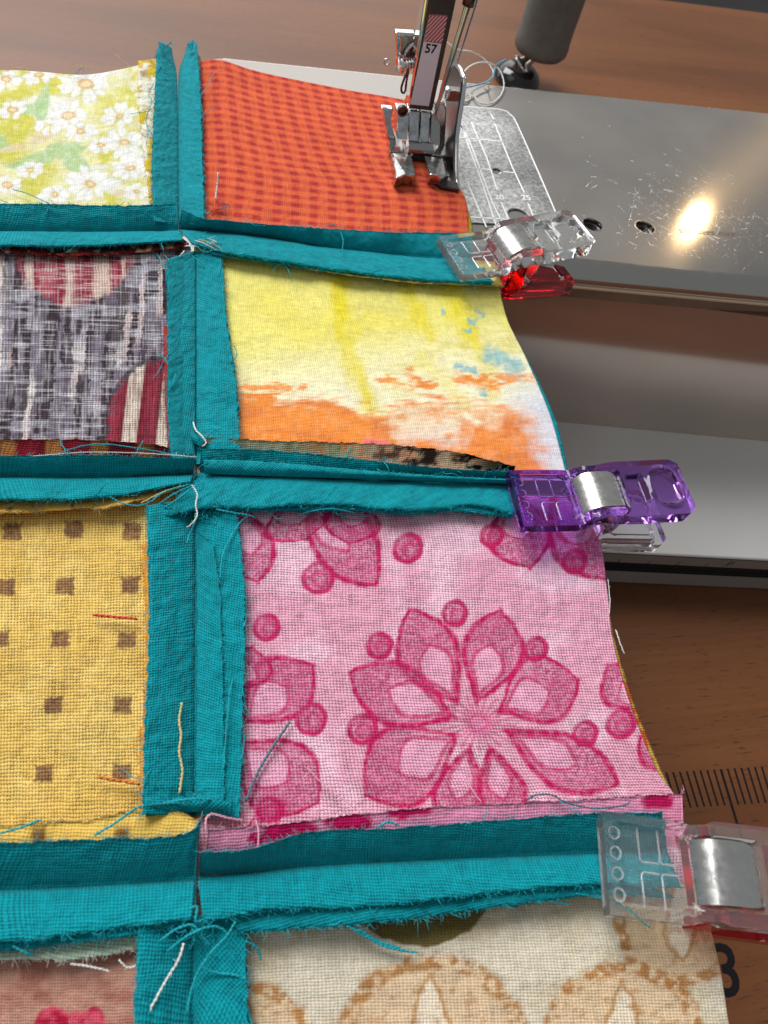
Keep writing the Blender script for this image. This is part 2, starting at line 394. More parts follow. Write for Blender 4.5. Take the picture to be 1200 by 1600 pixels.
def wood_mat():
    m, N, L, b = new_mat('varnished_wood')
    t = N.new('ShaderNodeTexCoord')
    mp = N.new('ShaderNodeMapping'); mp.inputs['Scale'].default_value = (4, 30, 4); mp.inputs['Rotation'].default_value = (0, 0, 0.05)
    L.new(t.outputs['Object'], mp.inputs[0])
    w = N.new('ShaderNodeTexNoise'); w.inputs['Scale'].default_value = 1; w.inputs['Detail'].default_value = 8; w.inputs['Distortion'].default_value = 0.6
    L.new(mp.outputs[0], w.inputs['Vector'])
    cr = N.new('ShaderNodeValToRGB'); e = cr.color_ramp.elements
    e[0].position = 0.30; e[0].color = (0.105, 0.034, 0.009, 1); e[1].position = 0.72; e[1].color = (0.185, 0.066, 0.020, 1)
    k = e.new(0.5); k.color = (0.150, 0.052, 0.015, 1)
    L.new(w.outputs[0], cr.inputs[0])
    mp2 = N.new('ShaderNodeMapping'); mp2.inputs['Scale'].default_value = (14, 700, 10); L.new(t.outputs['Object'], mp2.inputs[0])
    w2 = N.new('ShaderNodeTexNoise'); w2.inputs['Scale'].default_value = 1; w2.inputs['Detail'].default_value = 4; L.new(mp2.outputs[0], w2.inputs['Vector'])
    mr = N.new('ShaderNodeMapRange'); mr.inputs[1].default_value = 0.3; mr.inputs[2].default_value = 0.7; mr.inputs[3].default_value = 0.90; mr.inputs[4].default_value = 1.08
    L.new(w2.outputs[0], mr.inputs[0])
    vm = N.new('ShaderNodeVectorMath'); vm.operation = 'SCALE'; L.new(cr.outputs[0], vm.inputs[0]); L.new(mr.outputs[0], vm.inputs['Scale'])
    mp3 = N.new('ShaderNodeMapping'); mp3.inputs['Scale'].default_value = (220, 1600, 10); L.new(t.outputs['Object'], mp3.inputs[0])
    w3 = N.new('ShaderNodeTexNoise'); w3.inputs['Scale'].default_value = 1; w3.inputs['Detail'].default_value = 2; L.new(mp3.outputs[0], w3.inputs['Vector'])
    m3 = N.new('ShaderNodeMapRange'); m3.inputs[1].default_value = 0.28; m3.inputs[2].default_value = 0.40; m3.inputs[3].default_value = 0.45; m3.inputs[4].default_value = 1.0; L.new(w3.outputs[0], m3.inputs[0])
    v3 = N.new('ShaderNodeVectorMath'); v3.operation = 'SCALE'; L.new(vm.outputs[0], v3.inputs[0]); L.new(m3.outputs[0], v3.inputs['Scale'])
    L.new(v3.outputs[0], b.inputs['Base Color'])
    b.inputs['Specular IOR Level'].default_value = 0.42
    rr = N.new('ShaderNodeMapRange'); rr.inputs[3].default_value = 0.36; rr.inputs[4].default_value = 0.50; L.new(w.outputs[0], rr.inputs[0]); L.new(rr.outputs[0], b.inputs['Roughness'])
    bp = N.new('ShaderNodeBump'); bp.inputs['Distance'].default_value = 0.06 * S; L.new(w2.outputs[0], bp.inputs['Height']); L.new(bp.outputs[0], b.inputs['Normal'])
    return m
M['wood'] = wood_mat()

def text_mesh(name, s, size, origin, xdir, ydir, mat, parent, weight=0.0, extr=0.02, align='CENTER'):
    cu = bpy.data.curves.new(name, 'FONT'); cu.body = s; cu.size = size; cu.extrude = extr; cu.offset = weight
    cu.align_x = align; cu.align_y = 'CENTER'; cu.resolution_u = 3
    tmp = bpy.data.objects.new(name, cu); col.objects.link(tmp)
    bpy.context.view_layer.update()
    me = bpy.data.meshes.new_from_object(tmp.evaluated_get(bpy.context.evaluated_depsgraph_get()))
    bpy.data.objects.remove(tmp); bpy.data.curves.remove(cu)
    v = np.array([q.co for q in me.vertices]); xd = np.asarray(xdir) / np.linalg.norm(xdir); yd = np.asarray(ydir) / np.linalg.norm(ydir)
    zd = np.cross(xd, yd)
    w = np.asarray(origin) + v[:, :1] * xd + v[:, 1:2] * yd + v[:, 2:] * zd
    f = [tuple(p.vertices) for p in me.polygons]; bpy.data.meshes.remove(me)
    return mesh_obj(name, w, f, mat, parent)

# ================================================================== THE TABLE
ZT = -66.0
table = empty('wooden_table', (0, 0, ZT), 'reddish brown varnished wooden table top with black ruler markings under the machine', 'table')
_ta, _tb = P(1050, 1, ZT), P(1200, 20, ZT); _ts = (_tb - _ta) / (_tb - _ta)[0]
MB().prism([(-900, -500, ZT), (1100, -500, ZT), _ta + _ts * (1100 - _ta[0]), _ta + _ts * (-900 - _ta[0])][::-1], (0, 0, -25)).build('table_top', M['wood'], table, bevel=1.0)
fl_ = MB().box(-3000, 3000, -3000, 3000, -780, -760).build('floor', simple('dark_floor', (0.10, 0.085, 0.075), 0.6, noise=0.2, nscale=5)); fl_['kind'] = 'structure'; fl_['label'] = 'dark floor beyond the far edge of the wooden table'
for i in range(-2, 16):
    x0 = 1041 + 10.65 * i; y0 = 1207 - 0.062 * (x0 - 1041)
    w = 1.5; y1 = y0 + 56; x1 = x0 + 17
    if i == 8: y1 = y0 + 260; x1 = x0 + 78; w = 2.0
    q = [P(x0 - w, y0, ZT + .03), P(x0 + w, y0, ZT + .03), P(x1 + w, y1, ZT + .03), P(x1 - w, y1, ZT + .03)]
    MB().prism(q[::-1], (0, 0, 0.03)).build('ruler_mark', M['ink'], table)
_o = P(1136, 1520, ZT + .04)
text_mesh('ruler_numeral', '3', 13.0, _o, P(1178, 1524, ZT) - P(1128, 1524, ZT), P(1118, 1462, ZT) - P(1128, 1522, ZT), M['ink'], table, weight=0.18)

# ================================================================== THE SEWING MACHINE
machine = empty('sewing_machine', P(1000, 600, -66), 'sewing machine free arm with scratched stainless steel bed and taupe front above a grey base', 'sewing machine')
def edge(a, b, z):                              # a straight machine edge, from two pixels on it
    A, B = P(*a, z), P(*b, z)
    return lambda X: A + (B - A) * ((X - A[0]) / (B[0] - A[0]))
XL, XR = 4.5, 420.0
back = edge((312, 88), (1200, 178), 0); front = edge((920, 405), (1200, 433), 0)
def bedloop():
    lp = []
    fl, fr = front(XL), front(XR); bl, br = back(XL), back(XR)
    rr = 5.0
    def corner(c, a, b):
        c = np.array(c); da = (a - c) / np.linalg.norm(a - c); db = (b - c) / np.linalg.norm(b - c)
        return [c + da * rr * (1 - math.sin(t)) + db * rr * (1 - math.cos(t)) for t in np.linspace(0, math.pi / 2, 7)]
    return corner(fl, bl, fr) + [fr, br] + corner(bl, br, fl)
def circ(c, r, n=28): return [np.array([c[0] + r * math.cos(2 * math.pi * i / n), c[1] + r * math.sin(2 * math.pi * i / n), c[2]]) for i in range(n)]
def plate_with_holes(name, outer, holes, z, thick, mat, parent, bevel=0):
    loops = [[Vector((p[0], p[1], 0)) for p in outer]] + [[Vector((p[0], p[1], 0)) for p in h] for h in holes]
    tri = tessellate_polygon(loops)
    pts = [p for l in loops for p in l]; n = len(pts)
    v = [(p.x, p.y, z) for p in pts] + [(p.x, p.y, z - thick) for p in pts]
    f = []
    for t in tri:
        a, b, c = [pts[i] for i in t]
        if (b - a).cross(c - a).z < 0: t = t[::-1]
        f.append(tuple(t)); f.append(tuple(i + n for i in t[::-1]))
    k = 0
    for li, l in enumerate(loops):
        m = len(l); ar = sum(l[i].x * l[(i + 1) % m].y - l[(i + 1) % m].x * l[i].y for i in range(m))
        ccw = (ar > 0) == (li == 0)
        for i in range(m):
            a, b = k + i, k + (i + 1) % m
            f.append((b, a, a + n, b + n) if ccw else (a, b, b + n, a + n))
        k += m
    return mesh_obj(name, v, f, mat, parent)
holec = [P(926, 351, 0), P(1008, 355, 0)]
plate_with_holes('bed_plate', bedloop(), [circ(c, 2.35) for c in holec], 0, 0.9, M['steel'], machine)
for c in holec:
    MB().lathe(c, (0, 0, 1), [(2.30, -0.3), (2.36, 0.04), (2.62, 0.05), (2.66, -0.02)], 32, False).build('hole_rim', M['spring'], machine, angle=30)
    b = MB(); prof = [(2.34, -0.2), (2.30, -0.9)]
    for k in range(6): prof += [(2.28, -1.0 - 0.7 * k), (1.95, -1.3 - 0.7 * k), (2.28, -1.6 - 0.7 * k)]
    prof += [(2.2, -5.4), (0.0, -5.4)]
    b.lathe(c, (0, 0, 1), prof, 32, False).build('screw_hole', M['boreshade'], machine, angle=30)
# rolled front lip, dark reveal under it, and the front face of the arm
def sweep(name, rows, mat, parent, x0=XL + 4.5, x1=XR, smooth=True, n=6):
    X = np.linspace(x0, x1, n); v = []; f = []
    for fn, dy, dz in rows:
        for x in X: v.append(fn(x) + np.array([0, dy, dz]))
    for i in range(len(rows) - 1):
        for j in range(n - 1): f.append((i * n + j, (i + 1) * n + j, (i + 1) * n + j + 1, i * n + j + 1))
    return mesh_obj(name, v, f, mat, parent, angle=50 if smooth else None)
lipr = [(front, 0.02, -0.015)]
for t in np.linspace(0.06, 1, 12): lipr.append((front, -4.0 * math.sin(t * math.pi / 2), -3.4 * (1 - math.cos(t * math.pi / 2))))
lipr += [(front, -4.0, -4.2), (front, -3.6, -4.9), (front, -2.6, -5.1)]
sweep('bed_lip', lipr, M['lip'], machine)
backr = [(back, 0, -0.01)] + [(back, 1.2 * math.sin(t), -1.2 * (1 - math.cos(t))) for t in np.linspace(0.2, math.pi / 2, 5)] + [(back, 1.2, -58)]
sweep('arm_back', backr[::-1], M['spring'], machine)
facee = edge((880, 660), (1200, 690), -50)
sweep('reveal', [(front, -2.6, -5.0), (front, -2.2, -9.0), (front, -1.0, -9.1)], M['reveal'], machine, smooth=False)
MB().tube([front(x) + np.array([0, -4.0, -4.6]) for x in np.linspace(XL + 4, XR, 8)], 0.42, 10).build('lip_glint', M['glint'], machine, smooth=True)  # thin bright tube drawn in as the highlight line along the lip
def facetop(X):
    a = facee(X).copy(); a[2] = -9.0; a[1] += 3.2; return a
sweep('arm_face', [(front, -1.0, -9.0), (facetop, 0, 0), (facee, 0, 0)], M['face'], machine)
# left end of the free arm
fl, bl = front(XL), back(XL)
MB().prism([fl + (0.3, 1, -1), bl + (0.3, -2, -1), bl + (0.3, -2, -56), fl + (0.3, 1, -56)], (4, 0, 0)).build('arm_end', M['base'], machine, bevel=1.5)
# base plinth: flat top, upright front with the printed ruler, black groove and lower strip
_eb = edge((1037, 866), (1200, 874.5), -50)
def ebase(X):
    return _eb(X)
B0 = -30.0
sweep('base_top', [(lambda X: facee(X) + np.array([0, 60, 0]), 0, 0), (facee, 0, 0), (ebase, 0.6, 0), (ebase, 0.15, -0.2), (ebase, 0, -0.6)], M['base'], machine, x0=B0)
sweep('ruler_strip', [(ebase, 0, -0.6), (ebase, 0, -5.0)], M['basefront'], machine, x0=B0, smooth=False)
sweep('black_groove', [(ebase, 0, -5.0), (ebase, 0.8, -5.1), (ebase, 0.8, -9.4), (ebase, 0, -9.5)], M['blackgloss'], machine, x0=B0, smooth=False)
sweep('base_skirt', [(ebase, 0, -9.5), (ebase, 0, -15.4), (ebase, 0.5, -16)], M['basefront'], machine, x0=B0, smooth=False)
bx = lambda px, py: PY(px, py, 8.7)
for (xa, ya, xb, yb) in [(940, 861, 1300, 876.5)]:
    for seg in range(8):
        pass
def strip_line(name, a, b, w=0.16):
    A, B = np.array(a), np.array(b); dirn = (B - A) / np.linalg.norm(B - A); nn = np.cross(dirn, (0, -1, 0))
    return MB().prism([A + nn * w, B + nn * w, B - nn * w, A - nn * w], (0, -0.04, 0)).build(name, M['ink'], machine)
strip_line('ruler_line', ebase(20) + (0, 0, -0.85), ebase(300) + (0, 0, -0.85), 0.12)
for k in range(9):
    X = 62.3 + 8.15 * k; q = ebase(X)
    strip_line('ruler_tick', q + (1.1, 0, -0.9), q + (0, 0, -4.9), 0.14)
_q = ebase(PY(1101, 874, ebase(75)[1])[0]) + np.array([0, -0.03, -2.9])
text_mesh('ruler_numeral', '10', 3.4, _q, (1, 0, 0), (0.1, 0, 1), M['ink'], machine)

# stitch plate with its engraved guide lines
ZP = 0.35
sp_loop = [P(x, y, ZP) for x, y in spline([(640, 156), (720, 166), (770, 169.5), (790, 173), (802, 183), (812, 203), (840, 266), (877, 352)], 26)] + [P(877, 354, ZP), P(727, 347, ZP), P(640, 340, ZP), P(600, 250, ZP)]
ph = [P(809, 336, ZP), P(776, 267, ZP)]
plate = plate_with_holes('stitch_plate', sp_loop, [circ(ph[0], 2.25), circ(ph[1], 0.95)], ZP, 0.33, M['plate'], machine)
def ribbon(mb, pts, w, z, n=None):
    p = pts if n is None else spline(pts, n)
    for a, b in zip(p[:-1], p[1:]):
        A, B = P(a[0], a[1], z), P(b[0], b[1], z); d = (B - A) / np.linalg.norm(B - A); nn = np.array([-d[1], d[0], 0]) * w / 2
        mb.prism([A - nn, B - nn, B + nn, A + nn], (0, 0, 0.03))
    return mb
ZE = ZP + 0.01
for pts in ([(715, 181), (755, 290), (777, 358)], [(717, 190), (736, 226), (770, 318), (790, 357)],
            [(736, 190), (760, 245), (777, 297)], [(783, 316), (799, 353)], [(767, 178), (771, 186)], [(773, 193), (800, 260), (819, 301)], [(825, 318), (840, 354)],
            [(714, 232), (725, 272), (760, 355)],
            [(708, 214), (785, 221)], [(716, 261), (766, 265)], [(786, 268), (804, 270)], [(722, 338), (796, 343)]):
    ribbon(MB(), pts, 0.34, ZE).build('guide_line', M['etch'], plate)
ribbon(MB(), [(722, 166.5), (770, 169.5), (790, 173), (802, 183), (812, 203), (840, 266), (876, 350)], 0.34, ZE, 20).build('plate_edge', M['etch'], plate)
for c, r in ((ph[0], 2.25), (ph[1], 0.95)):
    MB().lathe(c, (0, 0, 1), [(r, 0.02), (r + 0.3, 0.05), (r + 0.3, 0.0), (r, -0.05), (r, -0.26)], 28, False).build('hole_rim', M['chrome'], plate, angle=30)
for s, (x, y) in (('20', (780, 308)), ('25', (822, 309))):
    text_mesh('guide_numeral', s, 2.5, P(x, y, ZE), P(x + 20, y + 1, ZE) - P(x, y, ZE), P(x - 8, y - 22, ZE) - P(x, y, ZE), M['etch'], plate, weight=0.03)
text_mesh('etched_lettering', 'stainless steel', 3.0, P(1107, 363, 0.012), P(1172, 369, 0) - P(1044, 361, 0), P(1096, 335, 0) - P(1108, 363, 0), M['etchdark'], machine, extr=0.008, weight=0.03)
# fine raised scratches in the steel: half-round hairs, lit only where the lamp catches them
sb = MB()
for k in range(380):
    X = RNG.uniform(84, 168); Yc = RNG.uniform(60, 126)
    if k < 330: X = 123 + RNG.normal(0, 12); Yc = 75 + RNG.normal(0, 11)
    if not (60 < Yc < 126 and X > 84): continue
    a = RNG.uniform(0, math.pi); Ln = RNG.uniform(0.6, 5) * (1.6 if RNG.rand() < 0.12 else 1); bend = RNG.normal(0, 0.06)
    w = RNG.uniform(0.018, 0.042); Ln = Ln * (2.6 if k < 330 else .8)
    pts = [(X + math.cos(a) * t * Ln - math.sin(a) * bend * (4 * t * t) * Ln, Yc + math.sin(a) * t * Ln + math.cos(a) * bend * 4 * t * t * Ln, -w * 0.84) for t in (-.5, -.17, .17, .5)]
    sb.tube(pts, w, 6)
sb.build('scratches', M['spring'], machine, smooth=True, kind='stuff')

# ================================================================== PRESSER FOOT
CH = M['chrome']
Y0 = PY(0, 0, 0)[1]
FZ = 1.6
foot_o = P(665, 262, FZ)
foot = empty('presser_foot', foot_o, 'chrome sewing machine presser foot with white numbered label standing on the orange gingham', 'presser foot')
YS = P(642, 238, 0)[1]                          # depth of the shank
def up(pts, y): return [PY(a, b, y) for a, b in pts]
def PN(px, py, pt, tilt):
    n = np.array([0, -math.cos(tilt), math.sin(tilt)]); r = rays(px, py); return CAM + r * (np.dot(n, pt - CAM) / np.dot(n, r))
def tply(name, pts, y, dy, mat, parent, bevel, tilt):
    p0 = PY(*pts[0], y); return MB().prism([PN(a, b, p0, tilt) for a, b in pts], (0, dy, 0)).build(name, mat, parent, bevel=bevel)
def ply(name, pts, y, dy, mat, parent, bevel=0.18, label=None):
    return MB().prism(up(pts, y), (0, dy, 0)).build(name, mat, parent, bevel=bevel, label=label)
# shank and its label
ply('shank', [(637, 170), (676, 174), (726, -60), (673, -60)], YS, 4.0, M['chrome'], foot, 0.4)
lab = ply('label', [(641, 163), (670, 166), (699, 24), (671, 22)], YS - 0.05, 0.04, M['labelwhite'], foot, 0)
ply('label_border', [(639.5, 169), (675.3, 173), (725, -60), (680, -60)], YS - 0.02, 0.015, M['darksteel'], foot, 0)
hat = ply('label_patch', [(662.5, 65), (690.5, 68.5), (699.5, 24), (671, 22)], YS - 0.07, 0.015, M['labelred'], lab, 0)
def quadpt(u, v):                               # inside the patch: u across, v up
    a = np.array([662.5, 65]) * (1 - u) + np.array([690.5, 68.5]) * u; b = np.array([671, 22]) * (1 - u) + np.array([699.5, 24]) * u
    return a * (1 - v) + b * v
sbm = MB()
for k in range(11):
    c0 = -0.95 + k * 0.185; pts = []
    for u in np.linspace(0, 1, 21):
        v = c0 + u * 0.95
        if 0 <= v <= 0.98: pts.append((u, v))
    if len(pts) > 1:
        a, b = quadpt(*pts[0]), quadpt(*pts[-1])
        sbm.prism(up([a + (-.4, -.9), b + (-.4, -.9), b + (.4, .9), a + (.4, .9)], YS - 0.08), (0, 0.008, 0))
sbm.build('label_stripes', M['labelpink'], hat)
_a = PY(673, 77, YS - 0.09)
text_mesh('label_number', '57', 2.55, _a, PY(685, 78.5, YS) - PY(661, 75.5, YS), PY(676, 62, YS) - PY(671, 88, YS), M['ink'], lab, weight=0.05, extr=0.01)
# toes and block
def flat(name, pts, z0, z1, mat=CH, bevel=0.2):
    return MB().prism([P(a, b, z1) for a, b in pts][::-1], (0, 0, -(z1 - z0))).build(name, mat, foot, bevel=bevel)
def toe(name, c):                               # pixel outline with heights, nose turned up, thickness down to the cloth
    top = [P(*q) for q in c]; n = len(c); low = [p + np.array([0, 0.9 if q[1] > 262 else 0.2, 1.35 - p[2]]) for p, q in zip(top, c)]
    f = [tuple(range(n))[::-1], tuple(range(n, 2 * n))] + [(i, (i + 1) % n, n + (i + 1) % n, n + i) for i in range(n)]
    return MB().add(top + low, f).build(name, M['worn'], foot, bevel=0.28)
toe('toe', [(611, 238, 3.0), (642, 240, 3.0), (645, 250, 3.1), (650, 272, 4.3), (643, 275, 4.2), (634, 273, 4.4), (626, 277, 4.2), (619, 277, 4.3)])
toe('toe', [(663, 243, 3.0), (693, 247, 3.0), (703, 273, 4.2), (697, 274, 4.3), (690, 279, 4.0), (684, 274, 4.3), (672, 272, 4.3)])
MB().prism([P(a, b, 2.2) for a, b in [(641, 246), (666, 249), (664, 234), (642, 232)]][::-1], (0, 0, -.4)).build('slot_shade', M['dark'], foot)  # dark slab standing in for the shaded gap between the toes
MB().tube([P(653 + 10 * math.cos(t), 243 + 4.5 * math.sin(t), 2.7) for t in np.linspace(math.pi, 2 * math.pi, 12)], 0.28, 8).build('slot_rim', CH, foot, smooth=True)
yb = P(655, 225, 4)[1]
flat('sole', [(606, 205), (700, 212), (702, 244), (609, 236)], 1.5, 2.9, M['guide'])
tply('hinge_block', [(620, 218), (637, 219), (640, 180), (622, 178)], yb - 0.8, 5, M['worn'], foot, 0.3, 0.62)
tply('hinge_block', [(638, 222), (655, 224), (657, 174), (639, 172)], yb - 0.2, 6, M['worn'], foot, 0.35, 0.62)
tply('hinge_block', [(655.5, 224), (671, 226), (673, 176), (658, 174)], yb - 0.2, 6, M['worn'], foot, 0.35, 0.62)
tply('hinge_block', [(673, 226), (689, 229), (690, 186), (685, 176), (677, 177), (674, 186)], yb - 0.8, 5, M['guide'], foot, 0.3, 0.62)
MB().tube([PY(636, 230, yb - 1.2), PY(674, 233, yb - 1.2)], 1.5, 20).build('hinge_barrel', M['guide'], foot, angle=40)
MB().lathe(PY(629, 174, yb - 0.8), (0, -1, 0), [(0, -0.3), (0.75, -0.3), (0.75, 0.2), (1.15, 0.2), (1.15, -0.6)], 24).build('hinge_pin', M['darksteel'], foot, angle=40)
ply('side_arm', [(596, 168), (615, 170), (611, 190), (618, 214), (620, 240), (611, 240), (604, 214), (600, 192)], yb + 0.6, 1.6, CH, foot, 0.35)
ply('fork_plate', [(686, 228), (695, 230), (698, 172), (694, 160), (684, 160), (680, 172)], yb + 1.8, 1.2, M['spring'], foot, 0.3)
# upright edge guide on the right and the tall rounded plate behind it
XG = P(716, 302, 0.6)[0]
gx = lambda pts: [PX(a, b, XG) for a, b in pts]
gp = spline([(701, 104), (709, 101), (718, 106), (725, 122), (723, 150), (717, 190), (713.5, 222), (713, 270), (716, 300)], 26)
gq = spline([(703, 292), (700, 262), (697, 225), (698, 190), (701, 160), (700, 130)], 14)
MB().prism(gx(list(gp) + list(gq)), (-0.7, 0, 0)).build('edge_guide', M['darksteel'], foot, bevel=0.2)  # dark colour stands in for the dark reflection on this plate
MB().tube([PX(a, b, XG + 0.1) for a, b in gp], 0.55, 10).build('guide_rim', CH, foot, smooth=True)
ply('guide_bridge', [(694, 158), (716, 160), (717, 142), (697, 140)], P(705, 240, 0)[1], 2.0, CH, foot, 0.3)
flat('guide_nose_shade', [(672, 279), (714, 283), (718, 296), (690, 291)], 1.2, 2.2, M['darksteel'])  # coloured dark for the shadow on the underside of the guide
# clamp bracket and screw behind the shank
ys = YS + 3
ply('clamp_bracket', [(618, 54), (652, 56), (655, 118), (640, 120), (624, 96)], ys + 2, 1.5, M['guide'], foot, 0.4)
ply('clamp_flange', [(618, 51), (650, 53), (650, 58), (628, 58), (627, 92), (619, 92)], ys + 0.6, 2.0, CH, foot, 0.35)
_c = PY(646, 99, ys); _e = PY(616, 103, ys - 1)
MB().lathe(_c, _e - _c, [(0.9, 0), (0.9, .5), (1.25, .6), (1.25, .85), (0.9, .95), (0.9, 1.15), (1.25, 1.25), (1.25, 1.5), (0.9, 1.6), (0.9, 1.8), (1.25, 1.9), (1.25, 2.15), (0.8, 2.25), (0.8, 2.7), (1.65, 2.8), (1.75, 3.0), (1.75, 3.5), (1.45, 3.7), (1.2, 3.55), (0, 3.55)], 30).build('clamp_screw', CH, foot, angle=35)
hp = [PY(a, b, ys - 1) for a, b in spline([(641, 98), (637, 112), (632, 122), (627, 138), (629, 145), (633, 143), (635, 128), (638, 112)], 30)]
MB().tube(hp, 0.26, 8).build('spring_wire', M['darksteel'], foot, smooth=True)
hp = [PY(604 + 4 * math.cos(t), 97 + 4.5 * math.sin(t), ys + 1) for t in np.linspace(0, 5.4, 14)]
MB().tube(hp, 0.2, 8).build('wire_loop', M['spring'], foot, smooth=True)
arc = [PY(652 + 20 * math.cos(t), 92 + 24 * math.sin(t), ys + 1.5) for t in np.linspace(math.pi * 1.02, math.pi * 1.5, 12)]
MB().tube(arc, 0.45, 8).build('clamp_arc', CH, foot, smooth=True)

# needle: shaft, scarf and thread running beside it
YN = YS - 1.5
needle = empty('needle', PY(683, 178, YN), 'steel sewing machine needle slanting beside the numbered label of the presser foot', 'needle')
nl = [(731, -70), (735, -5), (728, 25), (716, 62), (703, 105), (690, 145), (681, 176)]
nl = spline([(752, -70), (733, 0), (718, 50), (703, 100), (689, 148), (680, 178)], 20)
MB().tube([PY(a, b, YN) for a, b in nl], np.interp(np.arange(20), [0, 5, 7, 16, 19], [0.95, 0.85, 0.62, 0.55, 0.18]), 14).build('needle_shaft', M['guide'], needle, smooth=True)
MB().tube([PY(a, b, YN - 0.05) for a, b in [(744, -40), (735, -6), (731, 8)]], 1.25, 14).build('needle_clamp', M['darksteel'], needle, smooth=True)
def twoply(mb, w, rad, k):
    n = len(w); rad = np.broadcast_to(rad, (n,))
    L = np.concatenate([[0], np.cumsum(np.linalg.norm(np.diff(w, axis=0), axis=1))])
    nn = max(8, int(L[-1] / (rad.max() * 1.6))); t = np.linspace(0, L[-1], nn)
    c = np.stack([np.interp(t, L, w[:, i]) for i in range(3)], -1); r = np.interp(t, L, rad)
    tg = np.gradient(c, axis=0); tg /= np.linalg.norm(tg, axis=1)[:, None] + 1e-9
    a = np.cross(tg, [0.1, 0.2, 1.0]); a /= np.linalg.norm(a, axis=1)[:, None] + 1e-9; b = np.cross(a, tg)
    ph = t / (rad.max() * 7) * 2 * math.pi
    for q in (0, math.pi):
        o = (a * np.cos(ph + q)[:, None] + b * np.sin(ph + q)[:, None]) * (r * .5)[:, None]
        mb.tube(c + o, r * .62, k)
    for _ in range(int(L[-1] * .9) + 1):          # stray hairs
        i = RNG.randint(0, nn); d = RNG.normal(0, 1, 3); d /= np.linalg.norm(d)
        mb.tube([c[i], c[i] + d * RNG.uniform(.2, .6)], [.035, .02], 3)
    return mb
def thread_thing(name, label, pts, rad, mat, z=0.5, cat='thread', group=None, n=None, k=6, wob=0.04):
    w = pxline(pts, z, n or max(16, 10 * len(pts)))
    w = w + RNG.normal(0, 0.02, w.shape)
    e = empty(name, w[0], label, cat, group)
    twoply(MB(), w, np.full(len(w), rad), 5).build('strand', mat, e, smooth=True)
    return e
def thread_part(parent, name, pts, rad, mat, z=3.0, n=None, k=5):
    w = pxline(pts, z, n or max(10, 7 * len(pts)))
    w = w + RNG.normal(0, 0.02, w.shape)
    tp = np.ones(len(w)); tp[-2:] = [0.8, 0.5]
    return twoply(MB(), w, rad * .72 * tp, 4).build(name, mat, parent, smooth=True)

# ================================================================== PADDED POST BEHIND THE BED
pc = P(827, 128, ZT); pf = P(806, 126, ZT); post = empty('padded_post', pc, 'dark grey rubber covered post on a shiny pin and black foot behind the steel bed', 'post')
MB().lathe(pf, (0, 0, 1), [(0, 0), (10.5, 0), (11, 1.5), (10, 4), (7.5, 6), (6.2, 6.5), (0, 6.5)], 36).build('foot', M['blackgloss'], post, angle=40)
MB().lathe(pf + (0, 0, 6.4), pc + (0, 0, 14) - pf - (0, 0, 6.4), [(5.0, 0), (5.2, 0.8), (4.6, 1.6), (3, 2.0), (2.6, 3), (2.6, 10)], 28).build('pin', CH, post, angle=40)
MB().lathe(pc + (0, 0, 12.5), (0, 0, 1), [(2, 0), (8.5, 0.1), (11, 0.9), (12.3, 2.6), (12.5, 5), (12.1, 8), (12.0, 14), (12.1, 30), (12.0, 120), (0, 120)], 40).build('rubber_sleeve', M['rubber'], post, angle=60)
thread_thing('thread_tail', 'white thread looped on the steel bed behind the presser foot', [(697, 65, 8), (714, 77, 7), (737, 81, 5), (756, 92, 3), (768, 106, 2), (771, 118, 2), (766, 128, 1.2), (758, 131, .6)], 0.2, M['whitethread'])
thread_thing('thread_tail', 'white thread in a wide round curl beside the stitch plate', [(722, 116, 6), (732, 105, 5), (748, 98, 4), (766, 99, 3), (780, 109, 2), (787, 128, 1), (784, 146, .6), (770, 160, .5), (754, 162, .5), (744, 155, .5), (740, 146, .6), (734, 146, .6), (735, 153, .6), (729, 158, .6), (722, 157, .6)], 0.2, M['whitethread'])
thread_thing('thread_tail', 'light blue thread end curving over the back edge of the steel bed', [(722, 138, 2.5), (740, 134, 2), (758, 129, 1.5), (769, 121, 2), (773, 108, 3), (777, 101, 4), (790, 93, 6)], 0.24, M['bluethread'])
thread_thing('needle_thread', 'thin grey twisted thread hanging down beside the needle', [(752, -30, 32), (744, 5, 28), (733, 40, 23), (722, 74, 18), (709, 112, 14)], 0.22, M['greythread'])

# ================================================================== THE PATCHWORK
quilt = empty('patchwork_quilt', P(303, 745, 0), 'patchwork of printed cotton squares joined by frayed teal seam allowances, draped over the machine bed', 'patchwork quilt')

# ---- printed patterns, as colours of the cloth (sRGB as dyed, made linear)
def dist_poly(x, y, pts):
    d = np.full(x.shape, 1e9)
    for a, b in zip(pts[:-1], pts[1:]):
        vx, vy = b[0] - a[0], b[1] - a[1]; L2 = vx * vx + vy * vy + 1e-9
        t = np.clip(((x - a[0]) * vx + (y - a[1]) * vy) / L2, 0, 1)
        d = np.minimum(d, np.hypot(x - a[0] - t * vx, y - a[1] - t * vy))
    return d
def leaf(x, y, base, tip, w, skew=0.0, pw=0.75):   # signed distance-like field and position along the leaf
    bx_, by_ = base; L = math.hypot(tip[0] - bx_, tip[1] - by_); ux, uy = (tip[0] - bx_) / L, (tip[1] - by_) / L
    t = ((x - bx_) * ux + (y - by_) * uy) / L; s = (-(x - bx_) * uy + (y - by_) * ux)
    tc = np.clip(t, 0, 1); hw = w * np.sin(np.pi * tc ** pw) ** .85; s = s - skew * np.sin(np.pi * tc)
    d = np.abs(s) - hw
    return np.where((t < 0) | (t > 1), np.maximum(d, np.maximum(-t, t - 1) * L), d), t
def warp(x, y, a, f, seed): return x + (fbm(x * f, y * f, seed) - .5) * 2 * a, y + (fbm(x * f, y * f, seed + 50) - .5) * 2 * a

